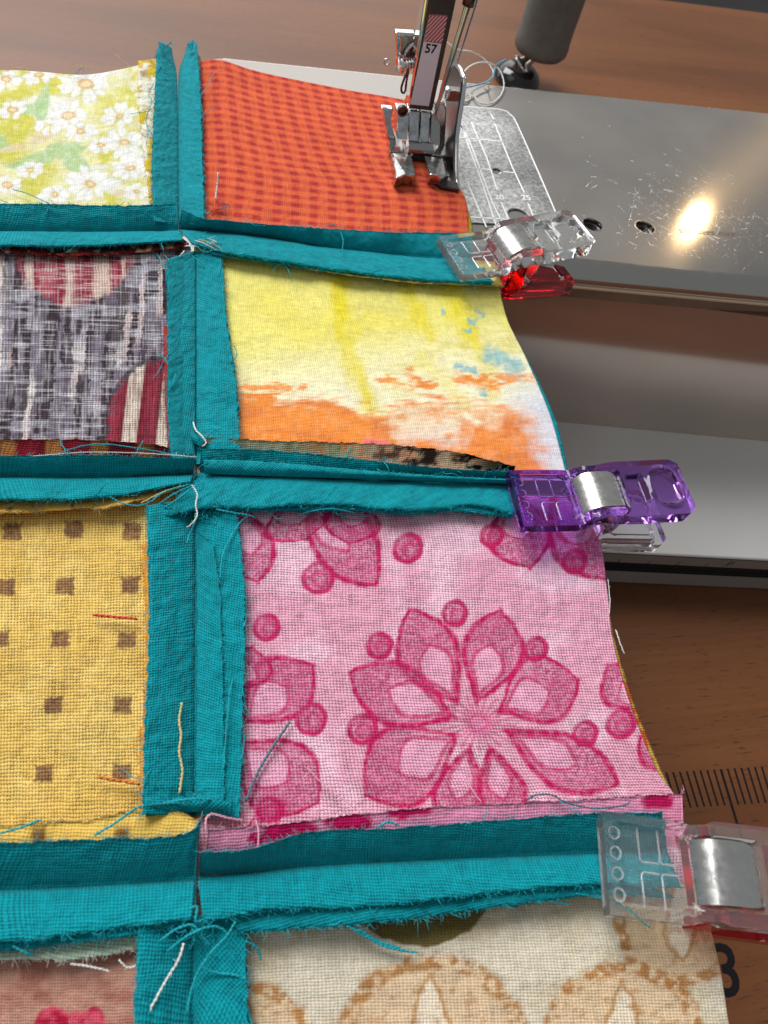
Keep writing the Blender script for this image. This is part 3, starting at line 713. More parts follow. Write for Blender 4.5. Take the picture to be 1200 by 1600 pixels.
def pr_floral(x, y, u, v):
    c = mix(np.ones(x.shape + (3,)) * lin(228, 224, 168), lin(210, 204, 92), sm(.40, .60, fbm(x / 60, y / 45, 3)))
    c = mix(c, lin(232, 230, 214), sm(.55, .68, fbm(x / 75, y / 55, 9)))
    wx, wy = warp(x, y, 5, .05, 4)
    for b, t, w in (((60, 190), (75, 125), 12), ((90, 240), (10, 262), 12), ((70, 235), (140, 230), 14), ((30, 180), (80, 155), 9), ((100, 245), (140, 270), 16), ((-30, 200), (20, 240), 14), ((-90, 150), (-40, 190), 16), ((200, 215), (225, 235), 8)):
        d, _ = leaf(wx, wy, b, t, w); c = mix(c, lin(176, 204, 146), sm(2, -3, d) * .85)
    for b, t, w in (((40, 220), (95, 205), 8), ((0, 235), (50, 225), 7), ((100, 195), (118, 170), 9), ((180, 300), (215, 310), 8)):
        d, _ = leaf(wx, wy, b, t, w); c = mix(c, lin(226, 205, 165), sm(2, -3, d) * .8)
    def daisy(cx, cy, R_, ry, n, ph, cen=None, a0=0, a1=2 * math.pi):
        nonlocal c
        for k in range(n):
            a = a0 + (a1 - a0) * (k + .5 * ((k * 7) % 3) / 3) / n + ph
            r0 = .22; e = .85 + .25 * ((k * 5) % 4) / 4
            d, t = leaf(wx, wy, (cx + R_ * r0 * math.cos(a), cy + ry * r0 * math.sin(a)), (cx + R_ * e * math.cos(a), cy + ry * e * math.sin(a)), 0.20 * (R_ + ry) / 2 * 8 / n * 1.25, pw=1.2)
            c = mix(c, lin(198, 196, 186), sm(2.2, .6, np.abs(d)) * .35); c = mix(c, lin(240, 240, 238), sm(2.5, -2.5, d) * .85)
        if cen:
            d = np.hypot((wx - cx) / cen, (wy - cy) / (cen * .62)); c = mix(c, lin(214, 180, 130), sm(1.1, .9, d)); c = mix(c, lin(236, 214, 172), sm(.65, .4, d))
    daisy(133, 131, 46, 30, 13, .1, 14); daisy(185, 180, 30, 20, 8, .4, 6); daisy(106, 178, 34, 22, 9, .2, 11)
    daisy(75, 198, 24, 14, 6, .6); daisy(128, 205, 28, 18, 7, .9, 7); daisy(195, 222, 34, 26, 10, .1, 8); daisy(205, 262, 34, 24, 9, .5, 8)
    daisy(140, 288, 44, 28, 11, .3, 9); daisy(20, 170, 26, 16, 7, .2, 9); daisy(45, 265, 24, 15, 8, .2, 6); daisy(85, 305, 26, 15, 8, .6, 6)
    daisy(10, 290, 26, 16, 8, 0, 9); daisy(160, 225, 22, 16, 7, .1, 6); daisy(60, 118, 30, 14, 8, 0, 8); daisy(215, 300, 24, 14, 8, .2, 5)
    daisy(10, 125, 26, 14, 8, .5, 7); daisy(228, 150, 22, 18, 8, 0, 5)
    for k in range(9): daisy(-300 + (k * 67) % 290, 130 + (k * 53) % 200, 36, 24, 9, k, 10)
    m = sm(.62, .66, fbm(wx / 9, wy / 7, 31)); return mix(c, lin(240, 238, 225), m * .25)
def pr_gingham(x, y, u, v):
    U, V = u * 60, v * 64
    wv = (fbm(U / 6, V / 6, 5) - .5) * .8
    a = sm(-.5, .7, np.sin(2 * np.pi * (U + wv) / 4.0 + .6)); b = sm(-.5, .6, np.sin(2 * np.pi * (V + wv) / 2.75))
    t = .26 * a + .40 * b + .30 * a * b
    t = t + (vnoise(U * 2.6, V * .5, 8) - .5) * .22 + (vnoise(U * .4, V * 2.6, 9) - .5) * .22
    c = mix(np.ones(x.shape + (3,)) * lin(238, 118, 66), lin(166, 46, 50), np.clip(t, 0, 1))
    return mix(c, lin(196, 46, 40), .30)
def pr_plaid(x, y, u, v):
    U, V = u * 60, v * 58
    c = np.ones(x.shape + (3,)) * lin(146, 138, 150)
    xx = x + .10 * (y - 560) + (fbm(x / 40, y / 60, 14) - .5) * 10
    k = xx / 9.5; ci = np.floor(k + (vnoise(x / 6, y / 5, 24) - .5) * .5); wide = np.floor(ci / 2)
    n1 = vnoise(ci * 7.31 + .5, y / 130 + ci * 3.7, 12); n2 = vnoise(wide * 5.17 + .5, y / 230 + wide * 2.1, 13)
    c = mix(c, lin(104, 92, 106), sm(.3, .7, vnoise(k * .6, y / 60, 20)) * .7)
    c = mix(c, lin(236, 226, 220), sm(.66, .74, n2) * .8); c = mix(c, lin(50, 34, 44), sm(.55, .64, n1) * .9); c = mix(c, lin(222, 200, 194), sm(.26, .18, n1) * .7)
    c = mix(c, lin(70, 56, 68), sm(.66, .78, vnoise(x / 26, y / 9, 15)) * .45); c = mix(c, lin(214, 212, 222), sm(.62, .8, vnoise(x / 30, y / 12, 16)) * .4)
    # the red striped roundel, lower corner and edge
    stripes = vnoise((x + (fbm(x / 20, y / 30, 27) - .5) * 10) / 15 + 3, y / 400, 21)
    red = mix(np.ones(x.shape + (3,)) * lin(158, 38, 62), lin(226, 196, 180), sm(.52, .62, stripes)); red = mix(red, lin(190, 84, 100), sm(.35, .25, stripes))
    hx = vnoise(U * .3, V * 4.2, 18); vx = vnoise(U * 4.2, V * .25, 19)
    c = mix(c, lin(238, 234, 236), sm(.6, .8, hx) * .35 + sm(.62, .8, vx) * .25); c = mix(c, lin(60, 46, 56), sm(.38, .2, hx) * .2 + sm(.36, .2, vx) * .15)
    d = np.hypot((x - 115) / 96, (y - 386) / 92); c = mix(c, lin(66, 44, 56), sm(1.08, 1.0, d + (hx - .5) * .2) * .35); c = mix(c, mix(red, lin(232, 214, 206), sm(.55, .8, hx) * .5 + sm(.6, .8, vx) * .4), sm(1.03, .90, d + (fbm(x / 9, y / 9, 28) - .5) * .22) * .85)
    d = np.hypot((x - 262) / 95, (y - 670) / 110); c = mix(c, lin(60, 40, 50), sm(1.08, 1.03, d) * .7)
    s2 = np.sin((x + y * .12) / 8.6); red2 = mix(np.ones(x.shape + (3,)) * lin(136, 26, 46), lin(232, 214, 196), sm(.1, .4, s2)); red2 = mix(red2, lin(180, 60, 78), sm(-.5, -.8, s2) * .6)
    c = mix(c, mix(red2, lin(90, 30, 44), sm(.5, .2, vx) * .5), sm(1.03, .92, d + (fbm(x / 9, y / 9, 29) - .5) * .2) * .88)
    return c
def pr_paint(x, y, u, v):
    wx, wy = warp(x, y, 9, .03, 41)
    c = np.ones(x.shape + (3,)) * lin(240, 229, 126)
    c = mix(c, lin(250, 244, 214), sm(520, 640, wy + .12 * (x - 400)) * .85)
    c = mix(c, lin(226, 214, 120), sm(.5, .7, fbm(x / 90, y / 20, 44)) * sm(620, 540, y) * .6)
    n = fbm(x / 16, y / 26, 45)
    for pl, w, q in ([[(524, 425), (540, 520), (562, 600), (580, 640)], 26, .85], [[(632, 430), (660, 500), (672, 525)], 26, .8], [[(690, 430), (712, 480), (738, 530)], 28, .75], [[(560, 500), (600, 505), (650, 512)], 22, .35], [[(735, 520), (760, 570), (772, 610)], 22, .5], [[(600, 600), (640, 615)], 16, .3], [[(420, 470), (480, 520), (520, 500)], 44, .28], [[(660, 560), (700, 600), (722, 635)], 22, .45], [[(780, 450), (800, 520)], 18, .25]):
        d = dist_poly(wx, wy, pl); c = mix(c, lin(232, 214, 26), sm(w, 2, d + (n - .5) * 26) * q * (.55 + .6 * fbm(x / 30, y / 40, 59)))
    c = mix(c, lin(206, 214, 236), sm(760, 850, wx) * sm(560, 640, wy) * .75)
    top = 612 + 12 * sm(420, 440, x) + 20 * sm(500, 560, x) - 14 * sm(590, 640, x) + 6 * sm(690, 700, x)
    o = sm(-13, 13, wy - top + (fbm(x / 30, y / 4.5, 46) - .5) * 46)
    hol = sm(1.5, .3, np.hypot((wx - 672) / 62, (wy - 664) / 30) + (fbm(x / 22, y / 10, 57) - .5) * 2.0) * .75 + sm(1.4, .4, np.hypot((wx - 762) / 40, (wy - 652) / 20) + (fbm(x / 18, y / 9, 60) - .5) * 1.6) * .4
    o = o * (1 - np.clip(hol, 0, 1)) * (1 - .95 * sm(790, 850, wx + .35 * (650 - y) + (fbm(x / 20, y / 14, 56) - .5) * 50))
    o = np.clip(o * (.98 + .3 * (fbm(x / 9, y / 9, 54) - .5)), 0, 1)
    c = mix(c, lin(222, 222, 236), sm(640, 700, wy) * sm(590, 640, x) * .5)
    c = mix(c, lin(244, 138, 40), o * .95)
    c = mix(c, lin(214, 116, 66), o * sm(.5, .72, fbm(x / 50, y / 15, 52)) * .5)
    for pl, w in ([[(380, 602), (470, 606)], 6], [[(590, 596), (680, 600)], 7], [[(740, 592), (830, 588)], 8], [[(640, 582), (665, 600)], 9], [[(720, 595), (775, 600)], 12]):
        d = dist_poly(wx, wy, pl); c = mix(c, lin(244, 140, 48), sm(w * 1.3, 0, d + (fbm(x / 14, y / 4, 48) - .5) * 24) * .85)
    for pl, w in ([[(765, 552), (808, 575)], 12], [[(712, 575), (745, 580)], 6], [[(735, 500), (738, 505)], 7], [[(690, 485), (692, 487)], 5], [[(748, 487), (752, 490)], 5], [[(755, 612), (762, 614)], 5], [[(730, 515), (732, 516)], 4]):
        d = dist_poly(wx, wy, pl); c = mix(c, lin(116, 184, 196), sm(w * 1.5, 0, d + (fbm(x / 7, y / 6, 58) - .5) * 18) * .75)
    c = mix(c, lin(240, 120, 140), sm(10, 2, dist_poly(wx, wy, [(570, 690), (600, 690)]) + (n - .5) * 10) * .7)
    return c
SQ = [(19, 830), (115, 827), (206, 830), (9, 918), (101, 916), (203, 914), (0, 999), (94, 998), (198, 1000), (84, 1102), (192, 1102), (68, 1208), (190, 1206), (-18, 1104), (-40, 1210), (-75, 830), (-90, 918), (-100, 1000), (60, 1300), (190, 1300), (-40, 1300)]
def pr_squares(x, y, u, v):
    c = np.ones(x.shape + (3,)) * lin(236, 196, 104)
    c = mix(c, lin(242, 206, 118), sm(.4, .7, fbm(x / 60, y / 50, 61))); c = mix(c, lin(222, 176, 86), sm(.5, .8, fbm(x / 40, y / 60, 62)) * .3)
    for k, (a, b) in enumerate(SQ):
        h = 14 + 1.5 * ((k * 3) % 3); wv = (vnoise(x / 5, y / 5, 63) - .5) * 5
        m = sm(2, -2, np.maximum(np.abs(x - a + .05 * (y - b)) - h, np.abs(y - b) - h * .92) + wv)
        c = mix(c, lin(112, 66, 62), m * (.62 + .3 * vnoise(x / 3.2, y / 3.2, 64)))
    return c
PK = {'p': [((716, 1100), (640, 952), 33, -6), ((744, 1098), (782, 953), 33, 6), ((780, 1112), (903, 1062), 38, -8), ((790, 1140), (968, 1226), 30, 6), ((712, 1122), (545, 1050), 34, -4), ((714, 1148), (572, 1243), 44, 6), ((735, 1165), (700, 1300), 26, 0), ((765, 1165), (800, 1300), 26, 0)],
      'q': [((380, 1130), (490, 1040), 36, -6), ((370, 1160), (497, 1255), 44, 4), ((370, 1080), (395, 1010), 30, 0), ((380, 790), (402, 910), 30, 6), ((470, 770), (588, 915), 34, -4), ((450, 775), (480, 842), 40, 0), ((555, 775), (545, 850), 30, 0), ((800, 770), (828, 888), 34, 4), ((860, 760), (945, 905), 38, -6), ((1010, 1110), (950, 1040), 28, 0), ((1060, 1200), (1000, 1150), 22, 0), ((430, 1300), (400, 1270), 30, 0)],
      'd': [(711, 958, 22), (593, 1008, 22), (837, 1013, 21), (566, 1139, 25), (915, 1146, 22), (416, 980, 23), (486, 1124, 26), (497, 903, 27), (637, 856, 25), (768, 837, 20), (898, 877, 21), (970, 1131, 25), (420, 1265, 22)]}
def pr_pink(x, y, u, v):
    x, y = warp(x, y, 3.0, .06, 71)
    c = mix(np.ones(x.shape + (3,)) * lin(233, 166, 188), lin(244, 194, 212), sm(.40, .66, fbm(x / 70, y / 60, 72)))
    fillc, line = lin(200, 82, 128), lin(202, 28, 98)
    sp = sm(.25, .7, vnoise(x / 2.6, y / 2.6, 73)) * .42 + .50
    for b, t, w, sk in PK['p'] + PK['q']:
        w = w * 1.46; ln_ = .62 + .38 * sm(.35, .6, fbm(x / 7, y / 7, 74)); d, tt = leaf(x, y, b, t, w, sk, 1.25)
        c = mix(c, fillc, sm(2, -3, d) * sp * np.clip(.35 + tt, 0, 1))
        L = math.hypot(t[0] - b[0], t[1] - b[1])
        bi = (b[0] + (t[0] - b[0]) * .08, b[1] + (t[1] - b[1]) * .08); ti = (b[0] + (t[0] - b[0]) * .62, b[1] + (t[1] - b[1]) * .62)
        d2, t2 = leaf(x, y, bi, ti, w * .52, sk * .5, 1.5)
        c = mix(c, lin(244, 178, 204), sm(1, -3, d2) * .75); c = mix(c, line, sm(6, 1.5, np.abs(d2)) * .75 * ln_)
        c = mix(c, line, np.clip(sm(8, 2, np.abs(d + 2)) * 1.02 * ln_, 0, 1))
    for a, b, r in PK['d']:
        h = np.hypot(x - a, y - b)
        c = mix(c, fillc, sm(r, r - 4, h) * sp); 
        c = mix(c, line, sm(5.5, 2.5, np.abs(h - r + 4)) * sm(-1.1, .2, (x - a + (y - b)) / r + .6) * .9)
        c = mix(c, line, sm(4, 2, np.abs(np.hypot(x - a - 4, y - b - 3) - r * .42)) * .5)
    g = np.hypot(x - 748, y - 1130)
    c = mix(c, lin(226, 104, 158), sm(34, 8, g) * .6)
    for k in range(22):
        a = k * 2.0 * math.pi / 22 + .1; c = mix(c, line, sm(3, 1.4, dist_poly(x, y, [(748 + 14 * math.cos(a), 1130 + 12 * math.sin(a)), (748 + 58 * math.cos(a), 1130 + 44 * math.sin(a))])) * .4)
    return c
def pr_rose(x, y, u, v):
    c = mix(np.ones(x.shape + (3,)) * lin(206, 152, 132), lin(184, 122, 104), sm(.4, .65, fbm(x / 50, y / 40, 81)))
    wx, wy = warp(x, y, 10, .04, 82)
    d = np.minimum.reduce([np.hypot((wx - a) / r, (wy - b) / (r * .8)) for a, b, r in ((85, 1605, 36), (125, 1612, 44), (165, 1625, 30), (60, 1660, 60), (-60, 1590, 50))])
    return mix(c, mix(np.ones(x.shape + (3,)) * lin(186, 26, 62), lin(226, 90, 110), sm(.4, .6, fbm(x / 14, y / 12, 83))), sm(1.05, .95, d))
def pr_circles(x, y, u, v):
    c = mix(np.ones(x.shape + (3,)) * lin(222, 210, 186), lin(212, 196, 166), sm(.4, .7, fbm(x / 60, y / 50, 91)))
    wx, wy = warp(x, y, 6, .05, 92)
    n = fbm(x / 12, y / 12, 93)
    for a, b, r in ((675, 1632, 150), (385, 1640, 110), (975, 1625, 128), (1065, 1440, 105), (520, 1800, 120), (830, 1800, 120), (1150, 1800, 130)):
        h = np.hypot(wx - a, (wy - b) * 1.05); t = h / r
        c = mix(c, lin(224, 192, 152), sm(1.0, .95, t) * .85)
        c = mix(c, lin(176, 118, 58), sm(.14, .05, np.abs(t - .92)) * sm(.35, .6, n) * .85)
        d, tt = leaf(wx, wy, (a, b + r * .55), (a - 4, b - r * .72), r * .22)
        c = mix(c, lin(186, 132, 72), sm(7, 2, np.abs(d)) * .7); c = mix(c, lin(238, 224, 200), sm(0, -5, d) * .8)
        c = mix(c, lin(176, 120, 62), sm(.6, .7, n) * sm(.8, .7, t) * .4)
    h = np.hypot((wx - 655) / 105, (wy - 1405) / 74); c = mix(c, lin(98, 84, 24), sm(1.02, .96, h) * .93)
    return c

# ---- patches
def resamp(pts, n, z=1.0):
    s = spline(pts, max(60, n)); w = P(s[:, 0], s[:, 1], z)
    L = np.concatenate([[0], np.cumsum(np.linalg.norm(np.diff(w, axis=0), axis=1))]); t = np.linspace(0, L[-1], n)
    return np.stack([np.interp(t, L, w[:, k]) for k in range(3)], -1)
def patch(left, right, top, bottom, n, m, size, mat, fn, zfn, label, name='patch', skirt=0.45):
    Lc, Rc = resamp(left, n), resamp(right, n); T, B = resamp(top, m), resamp(bottom, m)
    v = np.linspace(0, 1, n)[:, None, None]; u = np.linspace(0, 1, m)[None, :, None]
    W = (1 - u) * Lc[:, None] + u * Rc[:, None] + (1 - v) * T[None] + v * B[None] - ((1 - u) * (1 - v) * T[0] + u * (1 - v) * T[-1] + (1 - u) * v * B[0] + u * v * B[-1])
    px, py = proj(W); U, V = np.broadcast_arrays(u[..., 0], v[..., 0])
    z = zfn(px, py, U, V); W = P(px, py, z)
    c = fn(px, py, U, V)
    f = [q[::-1] for q in grid_faces(n, m)]
    verts = W.reshape(-1, 3); uv = np.stack([U * size[0], (1 - V) * size[1]], -1).reshape(-1, 2); cc = c.reshape(-1, 3)
    ring = [j for j in range(m)] + [i * m + m - 1 for i in range(1, n)] + [(n - 1) * m + j for j in range(m - 2, -1, -1)] + [i * m for i in range(n - 2, 0, -1)]
    low = verts[ring] - np.array([0, 0, skirt]); N0 = len(verts); k = len(ring)
    f += [[ring[i], ring[(i + 1) % k], N0 + (i + 1) % k, N0 + i] for i in range(k)]
    o = mesh_obj(name, np.vstack([verts, low]), f, mat, quilt, smooth=True, uv=np.vstack([uv, uv[ring]]), colr=np.vstack([cc, cc[ring] * .9]))
    if label: o['label'] = label
    return o
def zwave(base, amp, f, seed, extra=None):
    def g(px, py, U, V):
        z = base + amp * 2 * (fbm(U * f + seed, V * f + 2 * seed, seed, 3) - .5) + .12 * (fbm(U * 14, V * 14, seed + 1, 2) - .5)
        return z + (extra(px, py, U, V) if extra else 0)
    return g
FARL = -330
patch([(FARL, 125), (FARL, 250), (FARL, 370)], [(258, 84), (272, 180), (277, 300), (282, 372)], [(FARL, 125), (-150, 118), (0, 110), (60, 112), (130, 117), (190, 108), (235, 96), (258, 84)], [(FARL, 370), (0, 366), (150, 368), (282, 372)], 230, 330, (72, 66), M['fine'], pr_floral, zwave(.9, .4, 3, 5), 'yellow green cotton square printed with white daisies')
patch([(308, 96), (312, 180), (314, 270), (300, 372)], [(642, 158), (668, 220), (700, 280), (722, 300), (731, 330), (733, 400)], [(308, 96), (345, 94), (390, 108), (440, 120), (540, 140), (600, 150), (642, 158)], [(300, 372), (400, 385), (560, 398), (733, 404)], 230, 270, (60, 64), M['soft'], pr_gingham, zwave(1.2, .35, 3.2, 8, lambda x, y, U, V: .55 * np.exp(-((x - 350) / 60) ** 2 - ((y - 95) / 30) ** 2)), 'orange and crimson gingham cotton square')
patch([(FARL, 366), (FARL, 550), (FARL, 740)], [(298, 385), (302, 480), (302, 600), (300, 745)], [(FARL, 366), (-100, 372), (100, 376), (298, 385)], [(FARL, 740), (0, 745), (300, 745)], 280, 300, (60, 58), M['open'], pr_plaid, zwave(1.0, .4, 3, 15), 'grey streaked cotton square with a red striped roundel')
patch([(303, 385), (305, 480), (306, 600), (305, 745)], [(778, 442), (793, 500), (822, 560), (860, 650), (886, 745)], [(303, 385), (420, 402), (600, 425), (778, 442)], [(305, 745), (500, 750), (700, 752), (886, 750)], 300, 300, (58, 58), M['fine'], pr_paint, zwave(1.0, .35, 2.6, 22), 'pale yellow cotton square with orange brush strokes')
patch([(FARL, 745), (FARL, 1000), (FARL, 1400)], [(300, 745), (303, 900), (303, 1100), (303, 1390)], [(FARL, 745), (0, 748), (300, 745)], [(FARL, 1400), (0, 1398), (303, 1390)], 330, 330, (57, 59), M['open'], pr_squares, zwave(.7, .7, 4, 29), 'mustard yellow cotton square with small brown squares')
patch([(303, 745), (304, 900), (304, 1100), (305, 1390)], [(905, 780), (938, 850), (950, 930), (958, 1000), (985, 1100), (1025, 1200), (1062, 1262), (1072, 1380)], [(303, 745), (500, 758), (700, 770), (905, 780)], [(305, 1390), (500, 1375), (800, 1360), (1072, 1350)], 380, 360, (58, 59), M['print'], pr_pink, zwave(1.0, .45, 2.4, 36), 'pink cotton square printed with a large magenta flower')
patch([(FARL, 1395), (FARL, 1700), (FARL, 1900)], [(303, 1390), (300, 1600), (298, 1900)], [(FARL, 1395), (0, 1393), (303, 1390)], [(FARL, 1900), (0, 1900), (298, 1900)], 150, 200, (60, 40), M['soft'], pr_rose, zwave(.6, .4, 3, 43), 'dusty brown cotton square with a crimson rose')
patch([(303, 1390), (302, 1600), (300, 1900)], [(1085, 1380), (1112, 1460), (1128, 1530), (1142, 1620), (1190, 1900)], [(303, 1390), (600, 1370), (1085, 1370)], [(300, 1900), (700, 1900), (1190, 1900)], 260, 320, (60, 40), M['soft'], pr_circles, zwave(.7, .4, 3, 50), 'cream cotton square with brown ringed circles')
# backing cloth showing as a thin line along the free right edges
flatc = lambda col_: (lambda x, y, u, v: np.ones(x.shape + (3,)) * np.asarray(col_))
patch([(520, 430), (540, 745)], [(780, 452), (797, 510), (830, 572), (868, 655), (890, 745)], [(520, 430), (780, 452)], [(540, 745), (890, 745)], 60, 60, (34, 56), M['teal'], flatc(TEAL), zwave(.1, .25, 3, 23), 'dark teal backing cloth', 'backing')
def pr_back(x, y, u, v):
    return mix(np.ones(x.shape + (3,)) * lin(206, 168, 74), lin(196, 90, 30), sm(.5, .6, fbm(x / 16, y / 16, 33)))
patch([(700, 800), (700, 1320)], [(915, 810), (942, 880), (952, 950), (962, 1005), (992, 1102), (1034, 1205), (1062, 1262), (1066, 1320)], [(700, 800), (915, 810)], [(700, 1320), (1066, 1320)], 120, 60, (24, 56), M['print'], pr_back, zwave(.2, .3, 3, 37), 'mustard and orange backing cloth', 'backing')
patch([(560, 200), (600, 395)], [(716, 296), (729, 322), (737, 350), (737, 392)], [(560, 200), (716, 296)], [(600, 395), (737, 392)], 50, 40, (24, 40), M['print'], flatc(lin(222, 206, 60)), zwave(.5, .15, 3, 9), 'yellow backing cloth', 'backing')

# ---- seam allowances: narrow flaps pressed open on both sides of each seam
fraycount = [0]
def flap(groove, outer, z0, z1, name='seam_allowance', mat=None, fn=None, thick=0.32, dome=0.25, rip=0.30, jag=0.04, seed=1, label=None, n=None, fray=1.0, flat_in=0.0, fmat=None, ex=0.85, ply=True):
    mat = mat or M['teal']; m = 12
    L = np.linalg.norm(np.diff(resamp(outer, 40), axis=0), axis=1).sum(); n = n or int(max(24, L * 3.2))
    G = spline(groove, n); O = spline(outer, n)
    g2, o2 = G[:, :2], O[:, :2]
    t = np.linspace(0, 1, n); s = t * L
    jg = 1 + jag * 2 * (fbm(s * .9, s * 0 + seed, seed, 4) - .5) + jag * .7 * (vnoise(s * 4, s * 0, seed + 3) - .5)
    vv = np.linspace(0, 1, m)
    px = g2[:, None, 0] + (o2[:, None, 0] - g2[:, None, 0]) * vv * jg[:, None]
    py = g2[:, None, 1] + (o2[:, None, 1] - g2[:, None, 1]) * vv * jg[:, None]
    zo = z1 + rip * 2 * (fbm(s * .16 + seed * 3, s * 0 + seed, seed + 5, 3) - .5) * 2
    zz = z0 + (zo[:, None] - z0) * (vv ** ex) + dome * np.sin(np.pi * vv) + .34 * (fbm(s[:, None] * .22 + 0 * vv, vv * 1.6 + 0 * s[:, None], seed + 8, 3) - .5) * np.sqrt(vv)
    zz = zz - 0.10 * np.maximum(0, vv - .85) / .15 * thick
    W = P(px, py, zz)
    across = np.concatenate([np.zeros((n, 1)), np.cumsum(np.linalg.norm(np.diff(W, axis=1), axis=2), axis=1)], 1)
    uv = np.stack([np.repeat(s[:, None], m, 1), across], -1).reshape(-1, 2)
    an = (0, .1, -.12, .7, .05)[seed % 5]; uv = uv @ np.array([[math.cos(an), math.sin(an)], [-math.sin(an), math.cos(an)]])
    th = thick * (.5 + .5 * vv)
    B = W - np.stack([0 * zz, 0 * zz, np.broadcast_to(th, zz.shape)], -1)
    top = W.reshape(-1, 3); bot = B.reshape(-1, 3); K = n * m
    ori = np.cross(W[n // 2, 1] - W[n // 2, 0], W[n // 2 + 1, 0] - W[n // 2, 0])[2] < 0   # the (i, j) order looks up?
    q = grid_faces(n, m); f = [a if ori is False or ori == False else a for a in q]
    ft = [a[::-1] if not ori else a for a in q]; ft = ft if not ori else q
    f = ft + [[b + K for b in a[::-1]] for a in ft]
    ring = [j for j in range(m)] + [i * m + m - 1 for i in range(1, n)] + [(n - 1) * m + j for j in range(m - 2, -1, -1)] + [i * m for i in range(n - 2, 0, -1)]
    k = len(ring); f += [[ring[i], ring[(i + 1) % k], ring[(i + 1) % k] + K, ring[i] + K] for i in range(k)]
    cc = None
    if fn is not None:
        c = fn(px, py, np.repeat(t[:, None], m, 1), np.repeat(vv[None], n, 0)).reshape(-1, 3); cc = np.vstack([c, c])
    o = mesh_obj(name, np.vstack([top, bot]), f, mat, quilt, smooth=True, uv=np.vstack([uv, uv]), colr=cc)
    if label: o['label'] = label
    if ply and name == 'seam_allowance':
        flap(groove, outer, z0 - .2, z1 - .75, name='seam_lining', dome=dome, rip=rip * 1.3, jag=jag * 1.6, seed=seed + 300, n=n, fray=.5, ex=ex, ply=False)
    if name == 'seam_allowance' and L > 15:
        r = np.random.RandomState(seed + 1700)
        for _ in range(int(L / 13)):
            i = r.randint(3, n - 3); sg = r.choice([-1, 1]); ln = r.uniform(14, 52); a0 = math.atan2(o2[i + 1, 1] - o2[i, 1], o2[i + 1, 0] - o2[i, 0]) + (0 if sg > 0 else math.pi)
            ow = o2[i] - g2[i]; ow = ow / (np.linalg.norm(ow) + 1e-9); q = o2[i] - ow * 2; pts = [(q[0], q[1], zo[i])]
            for h in range(4):
                a0 += r.normal(0, .45); q = q + np.array([math.cos(a0), math.sin(a0)]) * ln / 4 + ow * r.uniform(-.6, 2.2); pts.append((q[0], q[1], max(2.0, zo[i] + r.normal(0, .3) - .25 * h)))
            if 0 < q[0] < 1200: thread_part(quilt, 'loose_thread', pts, r.uniform(.07, .12), fmat or M['tealthread'])
    # fray: short fibres along the cut edge
    if fray > 0:
        b = MB(); E_ = W[:, -1]; out = W[:, -1] - W[:, -3]; out /= np.linalg.norm(out, axis=1)[:, None] + 1e-9
        al = np.gradient(E_, axis=0); al /= np.linalg.norm(al, axis=1)[:, None] + 1e-9
        r = np.random.RandomState(seed + 900)
        for _ in range(int(L * 10 * fray)):
            i = r.randint(0, n); ln = r.gamma(2.0, .21); d = out[i] * r.uniform(.1, 1) + al[i] * r.normal(0, 1.1) + np.array([0, 0, r.normal(0.05, .35)])
            d /= np.linalg.norm(d); p0 = E_[i] - out[i] * .12 - np.array([0, 0, r.uniform(0, thick)]); p1 = p0 + d * ln * .6; p2 = p1 + (d + r.normal(0, .5, 3)) * ln * .5
            b.tube([p0, p1, p2], [.036, .03, .02], 3)
        fr = mesh_obj('frayed_edge', b.v, b.f, fmat or M['tealthread'], o, smooth=True); fr['kind'] = 'stuff'
    return o
def solidc(*c): return flatc(lin(*c))
def noisyc(a, b, s, seed):
    return lambda x, y, u, v: mix(np.ones(x.shape + (3,)) * lin(*a), lin(*b), sm(.42, .58, fbm(x / s, y / s, seed)))

# printed under layers that peep out from beneath the teal
UN = 'print_allowance'
flap([(262, 90), (268, 180), (272, 330)], [(216, 95), (216, 150), (222, 220), (234, 318)], 0.7, 1.9, UN, M['tight'], lambda x, y, u, v: mix(mix(np.ones(x.shape + (3,)) * lin(240, 236, 214), lin(222, 190, 30), sm(.52, .6, fbm(x / 22, y / 26, 101))), lin(176, 130, 70), sm(.05, .02, np.abs(fbm(x / 12, y / 9, 102) - .5)) * .8), ex=1.5, dome=0, seed=2, fray=.3, fmat=M['whitethread'], label='white and yellow printed strip edge')
flap([(295, 80), (300, 250), (300, 340)], [(313, 88), (318, 200), (320, 335)], 0.7, 2.0, UN, M['tight'], pr_gingham, ex=1.5, dome=0, seed=3, fray=.3, fmat=M['redthread'])
flap([(0 + FARL, 362), (0, 365), (285, 372)], [(FARL, 398), (0, 394), (100, 398), (200, 394), (270, 386), (295, 380)], 0.7, 2.3, UN, M['tight'], lambda x, y, u, v: mix(mix(np.ones(x.shape + (3,)) * lin(120, 30, 42), lin(48, 26, 32), sm(.4, .6, fbm(x / 24, y / 24, 104))), lin(226, 190, 140), sm(.70, .74, vnoise(x / 9, y / 7, 105))), ex=1.5, dome=0, seed=4, fray=1.2, fmat=M['redthread'], label='dark red frayed strip edge')
flap([(300, 375), (500, 392), (772, 412)], [(345, 398), (420, 408), (520, 425), (620, 438), (700, 443), (786, 446)], 0.7, 2.6, UN, M['tight'], noisyc((228, 216, 120), (176, 150, 70), 10, 106), ex=1.5, dome=0, seed=5, fray=.4, fmat=M['yellowthread'], label='pale yellow strip edge')
